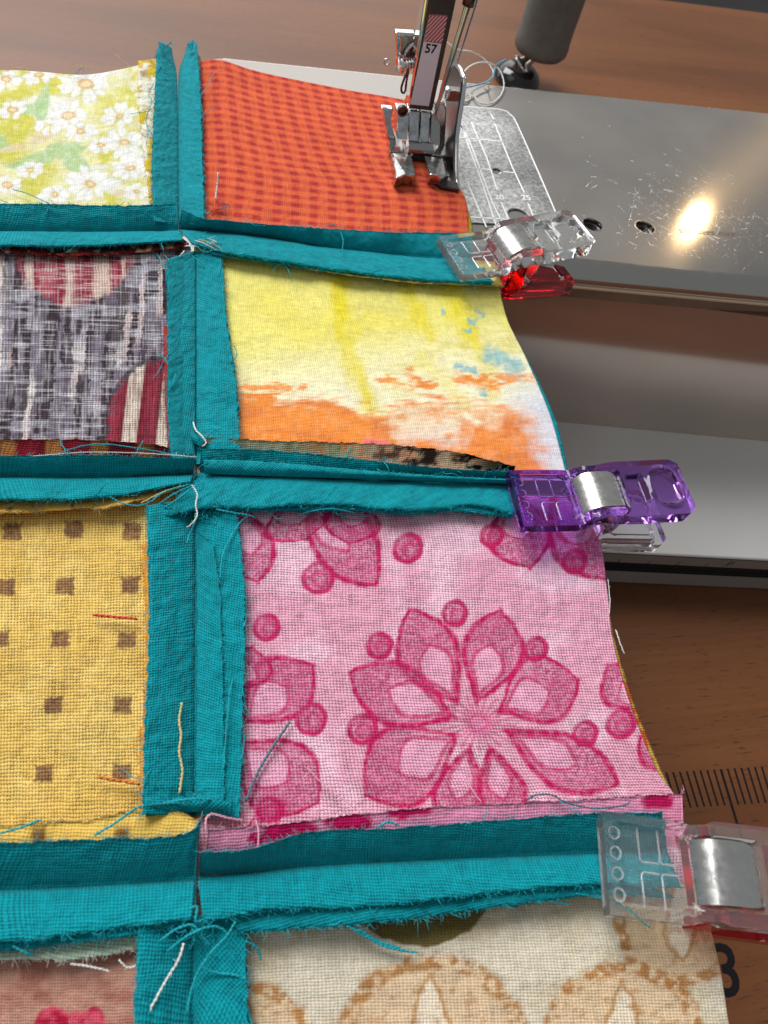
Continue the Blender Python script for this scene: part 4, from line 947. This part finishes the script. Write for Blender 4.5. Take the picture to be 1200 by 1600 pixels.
flap([(FARL, 745), (0, 745), (300, 742)], [(FARL, 690), (0, 688), (90, 687), (180, 690), (250, 696), (302, 712)], 0.7, 2.7, UN, M['tight'], lambda x, y, u, v: mix(np.ones(x.shape + (3,)) * lin(126, 22, 36), lin(172, 112, 60), sm(.3, .6, np.sin(x / 11.5 + .6))) * (.55 + .45 * sm(.75, .2, (x - 20) / 260))[..., None], ex=1.5, dome=0, seed=6, fray=.5, fmat=M['redthread'], label='dark red checked strip edge')
def pr_h2u(x, y, u, v):
    c = mix(np.ones(x.shape + (3,)) * lin(150, 150, 118), lin(206, 130, 70), sm(440, 540, x) * sm(.4, .6, fbm(x / 20, y / 12, 107)))
    c = mix(c, lin(216, 170, 140), sm(540, 600, x) * .6); return mix(c, lin(40, 26, 20), sm(.5, .62, fbm(x / 24, y / 9, 108)) * sm(500, 640, x) + sm(720, 770, x) * .8)
flap([(318, 742), (500, 748), (800, 755)], [(322, 683), (400, 688), (480, 690), (560, 692), (640, 697), (720, 708), (805, 728)], 0.7, 2.8, UN, M['tight'], pr_h2u, ex=1.5, dome=0, seed=7, fray=.5, fmat=M['orangethread'], label='green orange and black painted strip edge')
flap([(FARL, 748), (0, 748), (296, 748)], [(FARL, 806), (0, 801), (70, 797), (140, 792), (150, 796), (200, 786), (262, 768), (290, 756)], 0.7, 2.6, UN, M['tight'], lambda x, y, u, v: mix(np.ones(x.shape + (3,)) * lin(238, 190, 96), lin(40, 26, 20), sm(2.2, 1.0, np.abs(np.mod(x + .3 * (y - 780), 96) - 20))), ex=1.5, dome=0, seed=8, fray=.6, fmat=M['yellowthread'], label='mustard strip edge with dark stripes')
flap([(FARL, 1385), (0, 1385), (305, 1372)], [(FARL, 1296), (0, 1288), (90, 1286), (150, 1280), (220, 1266), (290, 1272), (312, 1284)], 0.7, 3.2, UN, M['tight'], lambda x, y, u, v: mix(np.ones(x.shape + (3,)) * lin(240, 196, 96), lin(110, 60, 34), np.maximum(sm(14, 8, np.abs(np.mod(x, 130) - 60)), 0) * .85 * sm(1285, 1300, y)), ex=.8, dome=.7, seed=9, fray=.6, fmat=M['yellowthread'], label='mustard folded strip edge')
def pr_pinkedge(x, y, u, v):
    wx, wy = warp(x, y, 6, .04, 111); c = np.ones(x.shape + (3,)) * lin(240, 150, 184)
    for a, b, rx, ry in ((455, 1300, 44, 26), (545, 1285, 38, 16), (640, 1268, 34, 12), (1030, 1252, 26, 16), (400, 1310, 12, 10)): c = mix(c, lin(204, 22, 92), sm(1.1, .9, np.hypot((wx - a) / rx, (wy - b) / ry)))
    return c
flap([(318, 1368), (500, 1352), (700, 1342), (930, 1335), (1070, 1340)], [(325, 1296), (400, 1292), (480, 1282), (600, 1268), (720, 1259), (850, 1252), (960, 1246), (1066, 1240)], 0.7, 3.4, UN, M['tight'], pr_pinkedge, ex=1.2, dome=.4, seed=10, fray=.8, fmat=M['pinkthread'], label='pink and magenta strip edge')
flap([(FARL, 1392), (0, 1394), (300, 1384)], [(FARL, 1512), (0, 1502), (90, 1498), (160, 1494), (240, 1470), (285, 1440)], 0.7, 2.4, UN, M['tight'], solidc(196, 214, 190), ex=1.5, dome=0, seed=12, fray=1.0, fmat=M['whitethread'], label='pale mint strip edge')
flap([(300, 420), (302, 560), (300, 700)], [(254, 420), (256, 520), (257, 600), (262, 700)], 0.7, 1.5, UN, M['tight'], lambda x, y, u, v: mix(np.ones(x.shape + (3,)) * lin(60, 26, 34), lin(170, 50, 40), sm(480, 520, y)), ex=1.5, dome=0, seed=13, fray=.3, fmat=M['redthread'], label='dark red strip edge')
flap([(302, 820), (303, 1000), (302, 1260)], [(222, 850), (227, 950), (227, 1050), (219, 1180), (217, 1270)], 0.7, 1.6, UN, M['tight'], solidc(226, 158, 52), ex=1.5, dome=0, seed=14, fray=.3, fmat=M['orangethread'], label='orange yellow strip edge')

# vertical seams
V = [
    ([(268, 74), (271, 92), (276, 116), (278, 180), (279, 350)], [(251, 66), (245, 84), (244, 118), (240, 200), (238, 260), (240, 345)], 2.0, 3.2, 21),
    ([(294, 66), (286, 92), (279, 118), (278, 180), (279, 350)], [(306, 64), (309, 88), (313, 150), (316, 240), (319, 350)], 2.0, 3.2, 22),
    ([(304, 392), (304, 480), (304, 725)], [(260, 405), (262, 480), (263, 560), (262, 640), (268, 722)], 1.6, 2.7, 23),
    ([(304, 392), (304, 480), (304, 725)], [(346, 400), (352, 480), (360, 540), (369, 600), (372, 650), (374, 722)], 1.6, 2.7, 24),
    ([(304, 778), (305, 900), (304, 1000), (303, 1274)], [(230, 790), (231, 850), (233, 930), (232, 1040), (226, 1160), (223, 1272)], 1.5, 3.0, 25),
    ([(304, 778), (305, 900), (304, 1000), (303, 1274)], [(368, 790), (375, 850), (382, 920), (382, 1020), (378, 1130), (374, 1276)], 1.5, 2.7, 26),
    ([(303, 1430), (300, 1600), (296, 1900)], [(217, 1440), (214, 1520), (211, 1600), (205, 1900)], 1.4, 2.6, 27),
    ([(303, 1430), (300, 1600), (296, 1900)], [(383, 1440), (384, 1520), (388, 1600), (394, 1900)], 1.4, 2.6, 28)]
for i, (g, o_, z0, z1, sd) in enumerate(V): flap(g, o_, 1.3, z1 + ((1.7 if i in (2, 4, 6) else .7) if i % 2 == 0 else .1), seed=sd, rip=.16, ex=1.0 if i % 2 == 0 else .35)
# second layers
flap([(306, 830), (307, 1000), (305, 1268)], [(333, 850), (344, 930), (347, 1020), (349, 1130), (351, 1262)], 2.0, 3.3, seed=31, rip=.15)
flap([(306, 400), (305, 720)], [(270, 420), (276, 560), (276, 700)], 2.0, 3.0, seed=32, rip=.12, fray=.4)
flap([(228, 1276), (270, 1272), (310, 1268), (360, 1276)], [(226, 1262), (268, 1250), (312, 1246), (362, 1252)], 2.8, 3.9, seed=33, rip=.5, fray=3, dome=.25, jag=.3)
flap([(316, 700), (300, 690)], [(322, 682), (298, 676)], 3.0, 3.4, seed=34, fray=1.5, n=20)
# horizontal seams: upper and lower flap on each side of the crossings
HZ0, HZ1 = 2.4, 4.6
Hs = [
    ([(FARL, 360), (0, 361), (150, 362), (277, 360)], [(FARL, 322), (0, 319), (80, 319), (170, 322), (276, 319)], HZ0, 4.2, 41),
    ([(FARL, 360), (0, 361), (150, 362), (277, 360), (286, 362)], [(FARL, 386), (0, 383), (100, 384), (190, 381), (285, 375)], HZ0, 3.4, 42),
    ([(280, 358), (330, 361), (420, 371), (520, 388), (620, 399), (735, 408)], [(284, 328), (318, 342), (345, 344), (420, 351), (520, 358), (620, 363), (738, 364)], HZ0, 4.0, 43),
    ([(282, 358), (330, 361), (420, 371), (520, 388), (620, 399), (735, 408)], [(300, 380), (360, 396), (440, 408), (520, 420), (600, 431), (680, 438), (772, 441)], HZ0, 3.8, 44),
    ([(FARL, 744), (0, 745), (150, 746), (302, 741)], [(FARL, 716), (0, 713), (90, 712), (180, 712), (250, 716), (304, 716)], HZ0, 4.3, 45),
    ([(FARL, 744), (0, 745), (150, 746), (302, 741)], [(FARL, 784), (0, 780), (100, 780), (180, 774), (240, 763), (298, 752)], HZ0, 3.8, 46),
    ([(312, 738), (400, 741), (520, 746), (650, 750), (806, 756)], [(314, 702), (380, 702), (470, 708), (560, 718), (640, 727), (720, 734), (808, 738)], HZ0, 3.8, 47),
    ([(306, 738), (400, 741), (520, 746), (650, 750), (806, 756)], [(255, 806), (330, 792), (394, 794), (460, 788), (530, 788), (600, 795), (680, 795), (740, 788), (806, 804)], HZ0, 4.0, 48),
    ([(FARL, 1388), (0, 1390), (150, 1384), (305, 1374)], [(FARL, 1322), (0, 1318), (90, 1314), (180, 1311), (260, 1309), (300, 1298), (314, 1282)], HZ0, 5.2, 49),
    ([(FARL, 1388), (0, 1390), (150, 1384), (305, 1374)], [(FARL, 1486), (0, 1472), (90, 1464), (170, 1452), (240, 1444), (300, 1436)], HZ0, 4.6, 50),
    ([(312, 1368), (400, 1362), (480, 1354), (600, 1347), (750, 1340), (1040, 1330)], [(312, 1332), (360, 1331), (410, 1322), (460, 1306), (520, 1298), (620, 1294), (760, 1284), (900, 1273), (1035, 1270)], HZ0, 5.0, 51),
    ([(308, 1369), (400, 1362), (480, 1354), (600, 1347), (750, 1340), (1040, 1330)], [(318, 1442), (400, 1424), (507, 1419), (607, 1414), (700, 1403), (790, 1393), (928, 1382), (1062, 1388)], HZ0, 4.4, 52)]
for i, (g, o_, z0, z1, sd) in enumerate(Hs): flap(g, o_, 1.5 if i % 2 == 0 else 1.6, z1 + (.5 if i % 2 == 0 else -.15), seed=sd, rip=.28, dome=.15 if i % 2 == 0 else .12, ex=.9 if i % 2 == 0 else .38)
flap([(320, 740), (500, 746), (806, 756)], [(318, 718), (420, 722), (560, 734), (700, 744), (806, 749)], 3.0, 4.2, seed=53, rip=.1, fray=.5, dome=.35)
flap([(330, 1380), (560, 1352), (920, 1340)], [(372, 1456), (460, 1451), (560, 1443), (660, 1432), (750, 1420), (840, 1408), (928, 1398), (1050, 1402)], 1.9, 3.4, seed=54, rip=.2)
flap([(FARL, 1391), (0, 1393), (290, 1380)], [(FARL, 1492), (0, 1484), (100, 1474), (200, 1464), (290, 1446)], 1.9, 3.7, seed=55, rip=.2)
flap([(330, 742), (560, 750), (806, 760)], [(345, 797), (440, 797), (560, 797), (640, 802), (720, 798), (800, 808)], 2.0, 3.0, seed=56, rip=.2)
flap([(300, 366), (430, 378), (735, 411)], [(330, 396), (400, 406), (500, 421), (610, 435), (700, 440), (768, 444)], 2.0, 2.9, seed=57, rip=.2)
# stitched creases where the seams cross
for pts in ([(278, 318, 4.4), (278, 340, 3.6), (280, 362, 2.6)], [(304, 716, 4.2), (307, 738, 3.0), (303, 748, 3.0)], [(309, 1300, 5.4), (308, 1340, 4.2), (306, 1378, 2.8), (305, 1410, 3.8), (307, 1440, 4.6)]):
    thread_part(quilt, 'seam_stitch', pts, .22, M['seamthread'])
# long ravelled threads still caught in the seams
T, W_, Yl, Gy, Pk = 'tealthread', 'whitethread', 'yellowthread', 'greythread', 'pinkthread'
LOOSE = [
    (T, .13, [(255, 80, 5), (250, 72, 5.5), (248, 66, 6), (254, 70, 6.5)]), (T, .12, [(262, 72, 5), (267, 66, 6), (274, 70, 7)]), (T, .13, [(300, 70, 5), (302, 62, 6), (307, 68, 7)]), (W_, .1, [(304, 68, 5), (306, 62, 6)]),
    (T, .13, [(240, 130, 3), (232, 148, 3.4), (237, 160, 3.6), (228, 190, 2.8), (240, 215, 3.2)]), (T, .12, [(238, 250, 3), (246, 245, 3.6), (253, 240, 4)]), (T, .13, [(248, 316, 4.4), (268, 310, 5), (290, 298, 4)]), (W_, .08, [(232, 120, 2), (242, 145, 3.4), (236, 165, 3)]),
    (T, .13, [(20, 296, 1.6), (42, 302, 2), (68, 314, 3), (80, 320, 4)]), (T, .1, [(0, 312, 2.6), (14, 318, 4)]),
    (Yl, .1, [(180, 84, 2), (192, 94, 2), (205, 106, 1.4)]), (Yl, .1, [(8, 112, 1.3), (25, 106, 2), (45, 108, 1.2)]), (Yl, .1, [(100, 116, 1.2), (115, 105, 2.4), (133, 104, 2.2), (140, 112, 1.3)]), (T, .1, [(118, 116, 1.4), (128, 106, 2), (132, 114, 1.6)]),
    (T, .14, [(316, 320, 3), (322, 334, 3.4), (328, 330, 3)]), (T, .14, [(532, 362, 4.4), (536, 375, 4.8), (534, 392, 4.2), (528, 392, 4)]),
    (Yl, .16, [(310, 374, 4), (330, 380, 4), (350, 392, 3.4), (368, 404, 2.6)]), (W_, .16, [(305, 376, 4), (318, 380, 4.4), (334, 388, 4)]), (T, .15, [(300, 378, 4), (320, 394, 3.8), (338, 388, 4.4)]), (T, .14, [(366, 404, 2.6), (384, 396, 4), (400, 396, 4.2)]),
    (W_, .2, [(288, 392, 3.6), (284, 397, 3.6), (279, 402, 3)]), (T, .16, [(300, 400, 3.4), (314, 410, 3.2), (320, 420, 2.6)]), (T, .16, [(246, 398, 2), (254, 412, 2.6), (262, 430, 3)]),
    (T, .15, [(242, 556, 1.6), (256, 559, 2.4), (264, 574, 3), (266, 590, 3)]), (T, .12, [(366, 540, 3), (370, 552, 2.8), (366, 562, 3)]),
    (T, .15, [(80, 714, 3.6), (110, 702, 4.2), (150, 694, 4.4), (200, 698, 4.4), (260, 708, 4.6), (310, 716, 4.6)]), (W_, .12, [(40, 714, 4.4), (130, 707, 5), (220, 708, 5), (308, 714, 5)]),
    (W_, .2, [(302, 660, 3), (306, 672, 4), (316, 682, 4.6), (322, 692, 4.4), (316, 698, 4.2)]), (T, .15, [(322, 684, 4.4), (330, 674, 4.8), (340, 672, 4.4)]), (T, .13, [(600, 722, 4.4), (606, 730, 4.8), (610, 744, 4)]),
    (T, .18, [(172, 776, 4), (190, 786, 3.6), (215, 790, 3.8), (235, 784, 4.4), (258, 768, 4.8), (300, 756, 4.8)]), (Yl, .18, [(220, 786, 3.4), (240, 776, 4), (262, 766, 4.4), (292, 758, 4.6)]), (T, .2, [(246, 790, 3.6), (268, 774, 4.4), (300, 758, 5)]), (T, .2, [(256, 794, 3.6), (280, 778, 4.8), (302, 760, 5)]),
    (W_, .17, [(300, 758, 5), (308, 772, 5), (306, 788, 5), (308, 806, 4.8), (298, 820, 4.4), (291, 824, 4)]), (T, .2, [(306, 802, 4.6), (304, 818, 4.2), (296, 836, 3.6), (292, 850, 3.4)]), (T, .22, [(338, 796, 3.8), (360, 800, 3.8), (392, 806, 3), (400, 810, 2.6)]), (Yl, .16, [(232, 828, 2.6), (245, 822, 3), (254, 820, 3.2)]),
    (T, .16, [(388, 806, 2.6), (372, 820, 3), (352, 856, 3.6), (346, 880, 3.8), (344, 905, 3.6)]), (T, .14, [(460, 806, 1.8), (490, 798, 3), (520, 795, 4), (560, 803, 2.2)]), (T, .14, [(520, 800, 2.4), (545, 808, 1.8), (575, 806, 2)]),
    (T, .14, [(228, 1120, 1.8), (232, 1150, 3.4), (240, 1210, 3.2)]), (T, .13, [(364, 1060, 3.2), (358, 1090, 3.6), (352, 1160, 3.6), (350, 1200, 3.6)]), (T, .13, [(383, 940, 2.8), (386, 960, 2.2), (380, 980, 3)]),
    (T, .2, [(0, 1302, 4), (30, 1294, 4.4), (66, 1280, 4.2)]), (T, .2, [(148, 1305, 5), (180, 1286, 5), (215, 1262, 4.4), (250, 1256, 4.2), (300, 1252, 4.2)]), (T, .19, [(232, 1258, 3.6), (270, 1252, 4.2), (310, 1248, 4.4), (345, 1252, 3.4), (356, 1262, 3)]),
    (Pk, .2, [(322, 1300, 5.2), (322, 1280, 5), (332, 1272, 4.6), (356, 1278, 4), (382, 1282, 3)]), (Pk, .14, [(400, 1282, 3.2), (404, 1300, 4.2), (403, 1325, 4.6)]), (Pk, .12, [(480, 1200, 1.4), (510, 1230, 1.8), (548, 1258, 2.4), (576, 1280, 3.2)]), (Pk, .12, [(728, 1204, 1.4), (736, 1230, 2), (752, 1254, 2.8)]),
    ('greythread', .19, [(822, 1250, 3.6), (838, 1242, 4.2), (862, 1242, 4), (885, 1254, 3.8), (920, 1262, 4), (950, 1262, 4.2), (975, 1258, 4.4), (985, 1252, 4.4)]), (T, .2, [(592, 1292, 5.2), (606, 1284, 5.4), (622, 1290, 5)]),
    (W_, .2, [(287, 1474, 5), (280, 1498, 4.8), (262, 1528, 4.2), (244, 1560, 4), (230, 1588, 3.6)]), (T, .18, [(368, 1440, 5), (356, 1460, 4.8), (330, 1488, 4.4), (310, 1518, 4), (298, 1552, 3.6), (292, 1584, 3.4)]), (T, .2, [(312, 1512, 3.4), (340, 1520, 3.2), (370, 1524, 3), (392, 1540, 2.4)]), (T, .2, [(384, 1470, 3), (402, 1482, 2.2), (408, 1500, 1.8)]), (T, .2, [(382, 1560, 2.8), (390, 1590, 2.2), (402, 1640, 2)]),
    (T, .2, [(542, 1446, 3.4), (570, 1462, 2.6), (600, 1478, 2), (634, 1486, 1.6), (652, 1488, 1.6)]), (T, .24, [(560, 1452, 3), (590, 1470, 2), (626, 1482, 1.6)]), (T, .18, [(900, 1396, 3.6), (940, 1404, 3), (980, 1424, 2.2), (1016, 1450, 1.8)]), (T, .2, [(840, 1408, 3.4), (866, 1408, 3), (890, 1414, 2.6)]),
    (W_, .17, [(110, 1506, 2.6), (140, 1510, 2.6), (172, 1518, 2.2)]), ('whitethread', .15, [(186, 1500, 3), (200, 1512, 2.8), (216, 1506, 2.8), (222, 1494, 3)]), (T, .2, [(20, 1478, 4), (40, 1488, 3.8), (52, 1492, 3.4)]),
    (T, .19, [(250, 1470, 4.4), (275, 1452, 5), (300, 1445, 5.2), (310, 1456, 5)]), (T, .19, [(262, 1486, 4), (290, 1464, 5), (318, 1450, 5.4)]), (T, .19, [(318, 1450, 5), (340, 1448, 4.4), (360, 1462, 3.6)]), (T, .19, [(296, 1420, 5.2), (308, 1416, 5.4), (306, 1440, 5.4), (318, 1436, 5)]),
    (W_, .1, [(950, 905, 1.4), (953, 940, 1.4), (952, 960, 1.4)]), (W_, .16, [(962, 984, 1.2), (968, 1002, 1), (976, 1022, .6)]), ('orangethread', .1, [(984, 1136, 1), (1004, 1168, .6), (1030, 1196, 0)]),
]
for mt, r, pts in LOOSE: thread_part(quilt, 'loose_thread', pts, r, M[mt])
# little tangles of fibre at the three crossings
def tangle(c, z, rad, n, mat, seed):
    r = np.random.RandomState(seed); b = MB(); o = P(*c, z)
    for _ in range(n):
        p = o + r.normal(0, rad, 3) * (1, .8, .35); pts = [p]
        for _ in range(5): p = p + r.normal(0, rad * .5, 3) * (1, 1, .4); pts.append(p)
        b.tube(spline(pts, 14), .045, 4)
    x = b.build('tangled_fibres', mat, quilt, smooth=True, kind='stuff'); return x
tangle((320, 384), 3.2, 1.2, 26, M[T], 1); tangle((330, 378), 3.8, .9, 8, M[W_], 2); tangle((285, 782), 3.2, .9, 14, M[T], 3); tangle((322, 806), 2.8, .8, 12, M[T], 4)
tangle((300, 1450), 4.0, .8, 22, M[T], 5); tangle((340, 1475), 2.6, .8, 16, M[T], 6); tangle((340, 328), 1.8, .7, 22, M['redthread'], 7); tangle((350, 325), 2.0, .7, 8, M['greythread'], 8)

for k in range(14):
    q = random.Random(k); a = (258, 72) if k < 8 else (299, 70); x_ = a[0] + q.uniform(-9, 9); y_ = a[1] + q.uniform(0, 5); thread_part(quilt, 'loose_thread', [(x_, y_ + 6, 4), (x_ + q.uniform(-3, 3), y_ - 3, 4.6), (x_ + q.uniform(-8, 8), y_ - q.uniform(5, 11), 5)], .13, M[T])
# loose clippings of thread lying on the cloth
G_ = 'thread clippings on the cloth'
thread_thing('thread_clipping', 'short orange red thread stub lying on the mustard square above the other', [(145, 961, 1.8), (165, 963, 1.7), (190, 965, 1.6), (214, 967, 1.8)], .22, M['redthread'], cat='thread clipping', group=G_)
thread_thing('thread_clipping', 'thin orange thread stub low on the mustard square near the folded strip', [(153, 1214, 1.8), (175, 1218, 1.6), (200, 1222, 1.6), (218, 1225, 1.8)], .22, M['orangethread'], cat='thread clipping', group=G_)
thread_thing('thread_clipping', 'blue grey thread clipping leaning across the pink flower square', [(453, 1128, 1.8), (434, 1155, 1.8), (412, 1190, 1.8), (396, 1222, 1.8), (384, 1252, 2.2)], .2, M['greythread'], cat='thread clipping', group=G_)
thread_thing('thread_clipping', 'wavy pale yellow thread clipping on the teal seam beside the mustard square', [(284, 1098, 3.0), (280, 1125, 3.0), (283, 1150, 3.0), (280, 1175, 3.0), (285, 1205, 3.0), (280, 1240, 3.0)], .16, M['yellowthread'], cat='thread clipping', group=G_)
thread_thing('thread_clipping', 'pale grey thread standing up on the orange gingham square', [(341, 270, 5), (340, 285, 3.6), (338, 300, 2.4), (337, 312, 1.6)], .2, M['whitethread'], cat='thread clipping', group=G_)

# ================================================================== SEWING CLIPS
def cap(x, y, x0, x1, y0, y1, r, e=.22):          # soft rounded-rectangle mask
    cx, cy = (x0 + x1) / 2, (y0 + y1) / 2; qx = np.abs(x - cx) - (x1 - x0) / 2 + r; qy = np.abs(y - cy) - (y1 - y0) / 2 + r
    d = np.hypot(np.maximum(qx, 0), np.maximum(qy, 0)) + np.minimum(np.maximum(qx, qy), 0) - r
    return sm(e, -e, d)
def clip_arm(kind, wfun):
    n, m = 118, 44; xs = np.linspace(0, 27, n); us = np.linspace(-1, 1, m)
    X = np.repeat(xs[:, None], m, 1); Wd = wfun(xs)[:, None]; Yy = us[None] * Wd
    if kind == 'upper':
        mid = np.interp(xs, [0, 9.5, 11.5, 16, 19, 27], [0.9, 0.9, 2.3, 2.7, 2.8, 3.4])[:, None]
        th = np.interp(xs, [0, 9.5, 11.5, 27], [0.9, 1.0, 1.5, 1.5])[:, None]
        top = mid + th / 2 + 0 * Yy
        rim = 1 - cap(X, Yy, 1.3, 9.2, -3.9, 3.9, .8); top = top + .75 * rim * (X < 27)
        top = top + 0 * X
        top = top - .9 * cap(X, Yy, 9.8, 16.6, -3.4, 3.4, .4); top = top - .9 * cap(X, Yy, 17.6, 20.2, -2.4, 2.4, .5)
        top = top - .7 * cap(X, Yy, 21.4, 25.4, -3.1, 3.1, 1.3) + .25 * sm(.5, .1, np.abs(np.hypot((X - 23.4) / 2.3, Yy / 3.3) - 1) * 2)
        bot = mid - th / 2 + 0 * Yy
    else:
        mid = np.interp(xs, [0, 10, 14, 27], [-4.2, -4.2, -4.4, -5.4])[:, None]; th = 1.1 + .8 * sm(11, 14, xs)[:, None]
        bot = mid - th / 2 + 0 * Yy - .5 * (1 - cap(X, Yy, 1.2, 25.6, -3.7, 3.7, 1))
        top = mid + th / 2 + 0 * Yy - .5 * cap(X, Yy, 17, 25, -3.2, 3.2, 1.2)
    Tp = np.stack([X, Yy, top], -1).reshape(-1, 3); Bt = np.stack([X, Yy, bot], -1).reshape(-1, 3); K = n * m
    q = grid_faces(n, m); f = [a[::-1] for a in q] + [[b + K for b in a] for a in q]
    ring = [j for j in range(m)] + [i * m + m - 1 for i in range(1, n)] + [(n - 1) * m + j for j in range(m - 2, -1, -1)] + [i * m for i in range(n - 2, 0, -1)]
    k = len(ring); f += [[ring[(i + 1) % k], ring[i], ring[i] + K, ring[(i + 1) % k] + K][::-1] for i in range(k)]
    return np.vstack([Tp, Bt]), f
def w_clear(xs): return 5.0 - .35 * sm(9, 10, xs) * sm(12, 11, xs) - 1.1 * np.maximum(0, (xs - 25.2) / 1.8) ** 2
def w_purple(xs): return 5.0 - .55 * np.exp(-((xs - 12.5) / 2.4) ** 2) - 1.3 * np.maximum(0, (xs - 25.0) / 2.0) ** 2
def clip(a, za, b, zb, roll, up_m, lo_m, wf, label, Lfac=1.0):
    A, B = P(*a, za), P(*b, zb); e = empty('sewing_clip', A, label, 'sewing clip', 'sewing clips along the quilt edge')
    xd = (B - A) / np.linalg.norm(B - A); sc = np.linalg.norm(B - A) / 27.0
    zd = np.array([0, 0, 1.0]) - xd * xd[2]; zd /= np.linalg.norm(zd); yd = np.cross(zd, xd)
    zr = zd * math.cos(roll) + yd * math.sin(roll); yr = np.cross(zr, xd)
    m = Matrix.Identity(4)
    for i in range(3): m[i][0], m[i][1], m[i][2], m[i][3] = xd[i] * sc, yr[i] * sc, zr[i] * sc, A[i] * S
    e.matrix_world = m
    def put(name, v, f, mat, ang):
        me_o = mesh_obj(name, v, f, mat, None, angle=ang, local=True); me_o.parent = e; return me_o
    v, f = clip_arm('upper', wf); put('upper_jaw', v, f, up_m, 42)
    mb = MB(); zt = 1.36
    for xb in (4.2, 6.5):
        for s_ in (-1, 1):
            mb.tube([(xb, s_ * 3.9, zt), (xb, s_ * .75, zt), (xb + .25, s_ * .5, zt), (xb + 2.0, s_ * .5, zt)], .13, 8)
    for k in range(4):
        yc = -3.0 + 2 * k
        mb.tube([(1.35 + .62 * math.cos(t), yc + .62 * math.sin(t), zt + .28) for t in np.linspace(0, 2 * math.pi, 15)], .13, 6)
    put('grip_rib', mb.v, mb.f, M['purpleedge'] if up_m is M['purple'] else M['clearedge'], 60)
    v, f = clip_arm('lower', wf); put('lower_jaw', v, f, lo_m, 42)
    # pivot lugs between the arms and the bent steel band over them
    mb = MB()
    for s_ in (-1, 1):
        mb.prism([(10.6, s_ * 4.3 - .5, -3.7), (13.8, s_ * 4.3 - .5, -3.7), (13.4, s_ * 4.3 - .5, 1.0), (12.2, s_ * 4.3 - .5, 1.9), (11.0, s_ * 4.3 - .5, 1.0)], (0, 1.0, 0))
    put('pivot', mb.v, mb.f, lo_m, 30)
    path = spline([(9.9, 2.0), (10.4, 2.9), (11.2, 3.6), (12.4, 4.0), (14.0, 4.1), (15.2, 4.0), (16.4, 3.4), (17.2, 2.3), (17.5, .6), (17.2, -3.6), (15.8, -5.2), (12.5, -5.1), (10.5, -4.9)], 44)
    t = np.gradient(path, axis=0); t /= np.linalg.norm(t, axis=1)[:, None]; nn = np.stack([-t[:, 1], t[:, 0]], -1)
    vs = []; fs = []
    for i in range(len(path)):
        hw = 3.15 - .45 * math.exp(-((path[i, 0] - 16.6) / 1.2) ** 2)
        for sy, st in ((-1, 1), (1, 1), (1, -1), (-1, -1)):
            q = path[i] + nn[i] * st * .19; vs.append((q[0], sy * hw, q[1]))
    for i in range(len(path) - 1):
        for j in range(4): fs.append((i * 4 + j, i * 4 + (j + 1) % 4, (i + 1) * 4 + (j + 1) % 4, (i + 1) * 4 + j))
    fs += [(3, 2, 1, 0), tuple(len(vs) - 4 + j for j in range(4))]
    put('spring', vs, fs, M['spring'], 40)
    return e
clip((699, 414), 4.4, (897, 388), 4.4, 0.0, M['clear'], M['red'], w_clear, 'clear sewing clip with red underside, farthest of the three, beside the presser foot')
clip((799, 790), 4.4, (1050, 786), 4.4, 0.0, M['purple'], M['clear'], w_purple, 'purple sewing clip with clear underside holding the middle teal seam')
clip((934, 1350), 4.4, (1296, 1396), 4.4, 0.0, M['clear'], M['red'], w_clear, 'large clear sewing clip nearest the camera, above the ruler markings')
